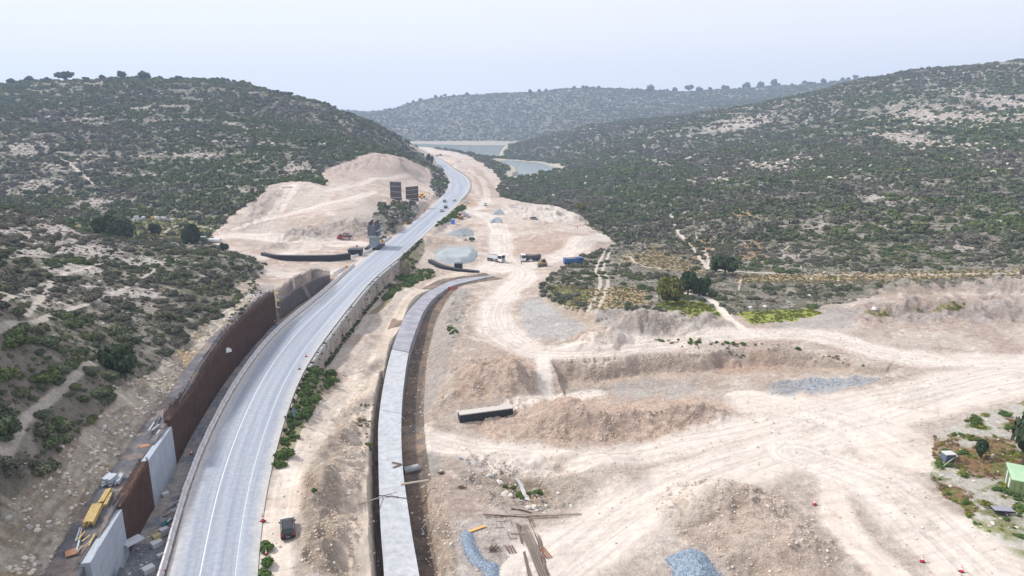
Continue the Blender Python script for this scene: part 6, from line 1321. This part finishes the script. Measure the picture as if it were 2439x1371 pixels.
ofl = inpoly(GX, GY, Gs([(900,480),(985,495),(975,535),(900,575),(920,540)]))
knl = inpoly(GX, GY, GP['knoll'])
flats = inpoly(GX, GY, Gs([(1300,680),(1350,640),(1440,600),(1500,580),(1640,600),(1720,640),(2439,630),(2439,690),(2000,720),(1850,745),(1640,722),(1420,745)]))
dens = np.where(flats, dens * sst(.44, .56, fbm(GX, GY, 9, 3, 306)) * .9, dens)
dens *= sst(.30, .48, fbm(GX, GY, 16, 3, 301) * .6 + fbm(GX, GY, 5, 2, 302) * .4) * .85 + .15
dens = np.where((GX < -30) & (RG < 240), np.maximum(dens, vegok * (1 - .85 * np.clip(rocky * 1.2, 0, 1)) * sst(.36, .44, fbm(GX, GY, 6, 3, 305))), dens)
dens = dens * (1 - sst(.3, .6, bench.astype(np.float32)))
dens = np.where(vcore, np.maximum(dens, vegok), dens); dens = np.where((ofl | knl) & ~onroad, 1.0, dens); dens = np.where(vg & ~ofl & ~knl, .35, dens)
def sample(r0, r1, per, azl_=46, size=(.5, 1.0)):
    A_ = .5 * (r1 ** 2 - r0 ** 2) * R(2 * azl_); n = int(A_ * per); a = np.random.uniform(-R(azl_), R(azl_), n); r = np.sqrt(np.random.uniform(r0 ** 2, r1 ** 2, n)); x = r * np.sin(a); y = r * np.cos(a)
    k = np.random.rand(n) < samp(dens, x, y); return x[k], y[k]
allv = []
for r0, r1, per, s0, s1, lod in ((36, 130, .42, .5, 1.9, 0), (130, 320, .26, .5, 2.0, 0), (320, 720, .17, .5, 3.2, 1), (720, 1500, .072, .8, 4.6, 1), (1500, 3400, .024, 1.5, 6.0, 1)):
    x, y = sample(r0, r1, per); n = len(x); s = s0 + (s1 - s0) * np.random.rand(n) ** 2.4; z = hz(x, y) - s * .12
    allv.append((x, y, z, s, lod)); print('scrub', r0, n)
# the largest in the picture become objects of their own
x = np.concatenate([q[0] for q in allv]); y = np.concatenate([q[1] for q in allv]); z = np.concatenate([q[2] for q in allv]); s = np.concatenate([q[3] for q in allv]); lod = np.concatenate([np.full(len(q[0]), q[4]) for q in allv])
dep = y * ct - (z - CH) * st; u_ = x / dep * F + PX0; v_ = PY0 - F * (y * st + (z + s * .5 - CH) * ct) / dep
inside = (u_ > 0) & (u_ < 2439) & (v_ > 0) & (v_ < 1371) & (dep > 10); sizep = np.where(inside, s / dep, 0); order = np.argsort(-sizep); chosen = []
for i in order[:3000]:
    if len(chosen) >= 282: break
    g_ = G(u_[i], v_[i] - s[i] / dep[i] * F * .3)
    if abs(math.hypot(g_[0], g_[1]) - math.hypot(x[i], y[i])) < 14: chosen.append(i)
mask = np.ones(len(x), bool); mask[chosen] = False
zones = {}
for i in chosen:
    if x[i] < 0: k_ = ('low rounded grey-green shrub on the left hillside above the rock cut', 'shrubs on the near left hillside')
    elif dep[i] < 330: k_ = ('low grey-green shrub on the scrubby flats right of the site', 'shrubs on the right flats')
    else: k_ = ('grey-green shrub on the foot of the right hill', 'shrubs on the right hill')
    o = bpy.data.objects.new('shrub', nearV[random.randrange(5)]); C.objects.link(o); o.location = (x[i], y[i], z[i]); o.rotation_euler = (0, 0, random.random() * 6.28); q = s[i] * random.uniform(.9, 1.1); o.scale = (q, q * random.uniform(.85, 1.15), q * random.uniform(.9, 1.15)); tag(o, k_[0], 'shrub', k_[1]); pt = float(fbm(x[i], y[i], 28, 3, 601) * .6 + fbm(x[i], y[i], 120, 2, 602) * .4); o['patch'] = min(1.0, max(0.0, (pt - .5) * 3.2 + .5))
for L_, V, nm in ((0, nearV, 'scrub'), (1, farV, 'hillside_scrub')):
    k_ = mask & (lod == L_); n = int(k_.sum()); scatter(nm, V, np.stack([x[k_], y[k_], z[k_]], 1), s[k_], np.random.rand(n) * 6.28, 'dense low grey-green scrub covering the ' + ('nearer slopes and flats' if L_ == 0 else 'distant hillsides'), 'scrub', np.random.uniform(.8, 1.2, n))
# low ground cover between the shrubs
def fill(name, V, densm, r0, r1, per, s0, s1, label, cat_, dz=-.05, azl_=44):
    A_ = .5 * (r1 ** 2 - r0 ** 2) * R(2 * azl_); n = int(A_ * per); a = np.random.uniform(-R(azl_), R(azl_), n); r = np.sqrt(np.random.uniform(r0 ** 2, r1 ** 2, n)); xx = r * np.sin(a); yy = r * np.cos(a)
    k = np.random.rand(n) < samp(densm, xx, yy); xx, yy = xx[k], yy[k]; n = len(xx); ss = s0 + (s1 - s0) * np.random.rand(n) ** 2; print(name, n)
    return scatter(name, V, np.stack([xx, yy, hz(xx, yy) + dz], 1), ss, np.random.rand(n) * 6.28, label, cat_) if n else None
lowd = vegok * (1 - .5 * rocky) * sst(.42, .55, fbm(GX, GY, 7, 3, 311)) + vegok * .15
lowV = [leafy('low_tuft', leaf_mat('low_scrub_leaves', [(.12,.13,.085), (.15,.155,.115), (.11,.13,.07), (.17,.16,.12), (.14,.135,.13)]), 3, 70, .4, 1.0, .55, 400 + i) for i in range(3)]
fill('low_scrub', lowV, lowd, 36, 320, .9, .2, .6, 'low dry ground cover between the shrubs', 'ground cover')
fill('low_scrub_far', lowV, lowd, 320, 900, .2, .4, 1.2, 'low ground cover on the far slopes', 'ground cover')
# grasses and weeds
g1 = grassm.astype(np.float32) * sst(.3, .5, n2)
fill('flowering_grass', yelV, g1, 60, 320, 2.6, .3, .65, 'yellow-green flowering grass beside the dirt track', 'grass')
vm_ = (inpoly(GX, GY, GP['verge']) * .6 * sst(.42, .52, n1) + inpoly(GX, GY, GP['verge2']) * .9 + inpoly(GX, GY, GP['verge3']) * .8) * (~onroad)
vm_ = np.maximum(vm_, inpoly(GX, GY, Gs([(1150,425),(1200,440),(1190,470),(1165,465)])) * .5)
fill('verge_plants', greenV, vm_.astype(np.float32), 60, 420, .65, .5, 1.5, 'green bushes growing along the right verge of the road', 'bushes')
fill('verge_weeds', yelV, (vm_ * .8 + .0).astype(np.float32), 60, 420, .5, .3, .6, 'yellow flowering weeds on the road verge', 'weeds')
edgeR = np.zeros(GX.shape); ee = (drr < -.4) & (drr > -2.0) & (RG > 100) & (RG < 300) & (GY > 100); edgeR[ee] = .9
fill('rail_creepers', darkV[:1] + greenV[:1], (edgeR * sst(.30, .5, n2)).astype(np.float32), 95, 300, 2.6, .25, .6, 'small dark plants growing through the guard rail', 'creepers', dz=.1)
islw = isl.astype(np.float32) * (1 - sst(.5, .62, n1) * .6)
fill('corner_weeds', dryV + yelV[:1], islw * sst(.44, .54, n1), 60, 160, 2.2, .25, .7, 'dry reddish weeds in the right corner', 'weeds'); fill('corner_bushes', greenV + yelV[:1], islw * sst(.55, .64, n2), 60, 160, .8, .3, 1.1, 'green and yellow weeds in the right corner', 'weeds')
dg_ = (drygr | (inpoly(GX, GY, Gs([(1300,680),(1400,680),(1400,745),(1330,722)])))).astype(np.float32) * .8
fill('dry_grass', dryV + yelV[:1], dg_, 150, 450, 1.0, .3, .7, 'dry tan grass on the right flats', 'grass')
bank = np.zeros(GX.shape, np.float32)
for pp in ([(855,960),(890,955),(895,1120),(875,1080)], [(845,1000),(880,990),(880,1060)], [(1180,1120),(1225,1115),(1235,1150),(1290,1165),(1290,1195),(1230,1190),(1190,1150)], [(1540,800),(1850,818),(2000,850),(2100,880),(2000,862),(1850,832),(1680,835)], [(1020,950),(1070,945),(1065,975),(1030,975)], [(730,1160),(770,1150),(765,1180),(735,1180)], [(1060,760),(1090,750),(1090,800),(1070,800)], [(1395,530),(1430,540),(1440,560),(1380,525)], [(600,650),(625,690),(600,720),(585,700)], [(560,735),(600,720),(560,770),(530,780)]):
    bank = np.maximum(bank, inpoly(GX, GY, Gs(pp)) * 1.0)
bank *= (~onroad) * (~((np.abs(dt) < 3.0) & ~et))
fill('bank_weeds', greenV + dryV, bank * sst(.40, .55, n2), 70, 400, .9, .3, .85, 'green and dry weeds on the earth banks', 'weeds')
# roadside bush at the bottom edge
for k, (px, py, s_) in enumerate(((633,1310,1.1),(636,1345,1.2),(628,1375,1.0))):
    o = bpy.data.objects.new('bush', greenV[k % 2]); C.objects.link(o); p = Zp(px, py, 0); o.location = (p[0], p[1], -.1); o.scale = (s_, s_, s_); tag(o, ('green verge bush at the bottom edge of the photo, upper one', 'green verge bush at the bottom edge of the photo, middle one', 'green verge bush at the bottom edge of the photo, lowest one')[k], 'bush')
# dead brush heaps
for px, py, s_, lb in ((1176, 1312, 1.0, 'tangled brown brush heap beside the blue gravel'), (1100, 1163, .7, 'small tangled brown brush heap right of the culvert plank'), (1052, 1128, .5, 'tiny brown brush heap near the blue-grey rubble')):
    m = MB(); rnd = random.Random(px)
    for i in range(90): a = Vector((rnd.gauss(0, .5), rnd.gauss(0, .4), rnd.uniform(0, .4))) * s_; b = a + Vector((rnd.uniform(-1, 1), rnd.uniform(-1, 1), rnd.uniform(-.1, .7))) * .7 * s_; m.cyl(a, b, .02, n=4)
    tag(m.build('brush_heap', mat('dead_brush', (.09, .06, .05), .95), None, GL(px, py)), lb, 'brush heap')
# ------------------------------------------------------------------ stones and gravel
baresite = (~veg & ~onroad & ~plat & ~(isl)).astype(np.float32)
fill('loose_stones', stoneV, baresite * (.25 + .75 * sst(.5, .62, n1)) * (.3 + steep), 50, 190, 2.0, .05, .26, 'loose pale stones on the dirt', 'stones', dz=0)
clodV = [stone_mesh(700 + i, rand_mat('clod%d' % i, [(.50,.39,.31), (.60,.50,.42), (.44,.34,.27), (.56,.45,.37)])) for i in range(3)]
fill('spoil_clods', clodV, (spoil * (~onroad) * (~veg) * (np.abs(dt) > 3.2) * (.35 + .65 * sst(.4, .6, n2))).astype(np.float32), 55, 210, 5.0, .05, .21, 'earth clods and stones on the spoil heaps', 'clods', dz=-.02)
fill('cut_slope_rocks', stoneV + greyV[:1], (cutzone * 1.0).astype(np.float32) * sst(.38, .55, n2), 40, 230, 3.2, .08, .42, 'broken rock on the cut slope above the walls', 'rocks', dz=-.05)
pit = inpoly(GX, GY, Gs([(1110,1085),(1240,1095),(1300,1110),(1290,1170),(1345,1215),(1260,1225),(1190,1160)])).astype(np.float32)
fill('pit_rubble', greyV, pit * sst(.45, .6, n2), 70, 150, 3.0, .06, .3, 'grey rubble round the wet hollow', 'rubble', dz=0)
hr_ = (vegok * (.08 + .9 * sst(.2, .7, rocky))).astype(np.float32)
fill('hillside_rocks', stoneV, hr_ * .7, 60, 500, .16, .2, .75, 'pale rocks scattered over the hillsides', 'rocks'); fill('far_hillside_rocks', stoneV, (hr_ + band * vegok * .8).astype(np.float32), 500, 1500, .03, .7, 2.2, 'pale rock outcrops on the far hillsides', 'rocks')
oc = vg.astype(np.float32); fill('outcrop_rocks', greyV, oc, 300, 700, .12, .5, 1.6, 'grey outcrop rocks beside the road', 'rocks')
isr = isl.astype(np.float32) * .3; fill('corner_stones', stoneV, isr, 60, 160, .7, .08, .35, 'pale stones among the corner weeds', 'stones', dz=0)
bg_ = np.zeros(GX.shape, np.float32)
for pp in ([(1860,905),(2090,895),(2100,905),(2000,915),(1900,930)], [(1105,1095),(1140,1095),(1150,1115),(1110,1115)]): bg_ = np.maximum(bg_, inpoly(GX + (n1 - .5) * 5, GY + (n2 - .5) * 4, Gs(pp)))
fill('blue_rubble', blueV, bg_, 60, 200, 2.4, .08, .3, 'blue-grey rubble spread on the haul road', 'rubble', dz=0)
def gravel_pile(poly, n, hgt, s0, s1, m_, V, label, name='gravel_pile', flat=1.0):
    P = Gs(poly); c_ = P.mean(0); lo = P.min(0); hi = P.max(0); rnd = np.random.RandomState(len(poly) + n); m = MB(); b_ = stone_base(V)
    nx = 36; gx = np.linspace(lo[0] - 1, hi[0] + 1, nx); gyy = np.linspace(lo[1] - 1, hi[1] + 1, nx); XX, YY = np.meshgrid(gx, gyy)
    d, _, _ = pldist(XX, YY, np.vstack([P, P[:1]]), reach=50); d = np.abs(d); ins = inpoly(XX, YY, P); wmax = d[ins].max() if ins.any() else 1
    hh = np.where(ins, hgt * np.clip(d / (wmax * flat), 0, 1) ** .85, -.25); base_ = hz(XX, YY); hh = hh + (fbm(XX, YY, 1.2, 3, 5) - .5) * .18 * hgt
    vs = [(XX[i, j], YY[i, j], base_[i, j] + hh[i, j]) for i in range(nx) for j in range(nx)]; m.add(vs, [(i * nx + j, i * nx + j + 1, (i + 1) * nx + j + 1, (i + 1) * nx + j) for i in range(nx - 1) for j in range(nx - 1) if ins[i:i + 2, j:j + 2].any()])
    root = thing(name, label, 'gravel pile', (0, 0, 0)); m.build('mound', m_, root, smooth=True)
    if n:
        px = rnd.uniform(lo[0] - .6, hi[0] + .6, n * 3); py = rnd.uniform(lo[1] - .6, hi[1] + .6, n * 3); k = inpoly(px + rnd.normal(size=n * 3) * .25, py + rnd.normal(size=n * 3) * .25, P); px, py = px[k][:n], py[k][:n]
        fx_ = (px - gx[0]) / (gx[1] - gx[0]); fy_ = (py - gyy[0]) / (gyy[1] - gyy[0]); i_ = np.clip(fy_.astype(int), 0, nx - 2); j_ = np.clip(fx_.astype(int), 0, nx - 2); fx_ -= j_; fy_ -= i_
        H2 = np.maximum(hh, 0); hv_ = (H2[i_, j_] * (1 - fx_) + H2[i_, j_ + 1] * fx_) * (1 - fy_) + (H2[i_ + 1, j_] * (1 - fx_) + H2[i_ + 1, j_ + 1] * fx_) * fy_; pz_ = hz(px, py) + hv_
        for mi in range(3):
            m = MB()
            for q in range(mi, len(px), 3):
                s_ = rnd.uniform(s0, s1); a = rnd.rand() * 6.28; c2, s2 = math.cos(a), math.sin(a); o = len(m.v); tl = rnd.normal(size=3) * .3
                for vx, vy, vz in b_[0]: m.v.append((px[q] + s_ * (vx * c2 - vy * s2), py[q] + s_ * (vx * s2 + vy * c2), pz_[q] + s_ * (vz + vx * tl[0])))
                m.f += [tuple(w + o for w in f) for f in b_[1]]
            m.build('stones', mat(name + '_stone%d' % mi if m_ is not blm else 'blue_gravel_stone%d' % mi, ((.16,.21,.28), (.34,.41,.48), (.24,.30,.38))[mi] if m_ is blm else ((.25,.26,.27), (.4,.4,.4), (.32,.33,.34))[mi], .85), root)
    return root
def stone_base(V): return ([(1,0,0),(-.9,.2,0),(0,.8,.1),(.1,-.9,0),(0,.1,.7),(.1,0,-.5)], [(0,2,4),(2,1,4),(1,3,4),(3,0,4),(2,0,5),(1,2,5),(3,1,5),(0,3,5)])
blm = mat('blue_gravel', (.20, .26, .33), .9, .0, 6, ramp2=(.36, .42, .48), bump=.06)
stk = mat('grey_stockpile', (.28, .30, .31), .9, .12, 1.2, bump=.05); stk2 = mat('pale_stockpile', (.27, .30, .315), .9, .0, .16, ramp2=(.37, .405, .42), bump=.06)
gravel_pile([(1586,1330),(1622,1314),(1648,1310),(1672,1318),(1694,1346),(1722,1380),(1728,1410),(1650,1440),(1610,1390),(1600,1350)], 4200, 2.2, .09, .2, blm, 0, 'pile of blue-grey crushed stone at the bottom edge')
gravel_pile([(1098,1270),(1115,1262),(1128,1275),(1132,1300),(1150,1330),(1185,1345),(1190,1400),(1160,1400),(1150,1360),(1120,1340),(1105,1310)], 3000, .5, .06, .14, blm, 0, 'curved strip of blue crushed stone near the rods')
gravel_pile([(1166,532),(1180,530),(1200,532),(1196,524),(1178,522),(1166,527)], 0, 2.4, 0, 0, stk, 0, 'small grey conical gravel pile, nearer of the two in the middle of the site')
gravel_pile([(1173,511),(1186,511),(1203,511),(1198,504),(1183,503),(1174,506)], 0, 2.6, 0, 0, stk, 0, 'small grey conical gravel pile, farther of the two in the middle of the site')
gravel_pile([(1058,558),(1080,562),(1105,564),(1130,560),(1126,550),(1108,546),(1085,550),(1065,554)], 0, 3.0, 0, 0, stk, 0, 'long grey double-humped stockpile beside the haul road')
gravel_pile([(1034,612),(1042,621),(1062,627),(1100,629),(1128,623),(1138,610),(1136,599),(1100,597),(1060,599),(1040,604)], 0, 2.1, 0, 0, stk2, 0, 'large pale blue-grey flat-topped stockpile', flat=.32)
# boulders
wstone = mat('white_boulder', (.58, .55, .50), .9, .12, 2, bump=.05)
for i, (px, py, s_) in enumerate(((1166,1133,.55),(1178,1128,.4),(1190,1150,.7),(1203,1178,.8),(1216,1182,.6),(1260,1210,.55),(1272,1208,.6),(1278,1216,.35),(1788,733,.8),(1822,731,.8),(2083,737,1.1),(1300,1205,.4),(1296,1222,.3),(1050,1122,.3),(1330,1175,.4),(888,1243,.35),(1360,1205,.35))):
    me = stone_mesh(500 + i, wstone); o = bpy.data.objects.new('boulder', me); C.objects.link(o); p = GL(px, py); o.location = (p[0], p[1], p[2] - .1 * s_); o.scale = (s_, s_ * .9, s_); o.rotation_euler = (0, 0, i * 1.3); tag(o, 'pale white boulder ' + ('at the edge of the grassy flats right of the track' if 7 < i < 11 else 'lying on the dirt in the lower middle of the site'), 'boulder', 'white boulders on the flats' if 7 < i < 11 else 'white boulders in the lower site')
# little stream in the hollow
P = cat(Gs([(1228,1140),(1238,1150),(1244,1165),(1252,1180),(1256,1192)]), .4); A = offs(P, .35); B = offs(P, -.35)
me = bpy.data.meshes.new('stream'); zz = [float(hz(p[0], p[1])) + .12 for p in P]; me.from_pydata([(a[0], a[1], q) for a, q in zip(A, zz)] + [(a[0], a[1], q) for a, q in zip(B, zz)], [], [(i, i + 1, len(P) + i + 1, len(P) + i) for i in range(len(P) - 1)]); me.materials.append(mat('milky_water', (.45, .46, .46), .3)); o = bpy.data.objects.new('stream', me); C.objects.link(o); struct(o)
# ------------------------------------------------------------------ air
hzb = MB().box((0, 0, 150 - 60), (8800, 8800, 520)).build('haze', bpy.data.materials.new('haze')); hm = hzb.data.materials[0]; hm.use_nodes = True; t = hm.node_tree; t.nodes.remove(t.nodes['Principled BSDF']); pv = t.nodes.new('ShaderNodeVolumePrincipled'); pv.inputs['Color'].default_value = (.58, .71, .95, 1); pv.inputs['Density'].default_value = .00022; pv.inputs['Anisotropy'].default_value = .2
t.links.new(pv.outputs[0], t.nodes['Material Output'].inputs['Volume']); hzb['kind'] = 'stuff'; hzb['label'] = 'thin blue haze filling the valley'
print('zmin', GZ.min(), 'zmax', GZ.max())
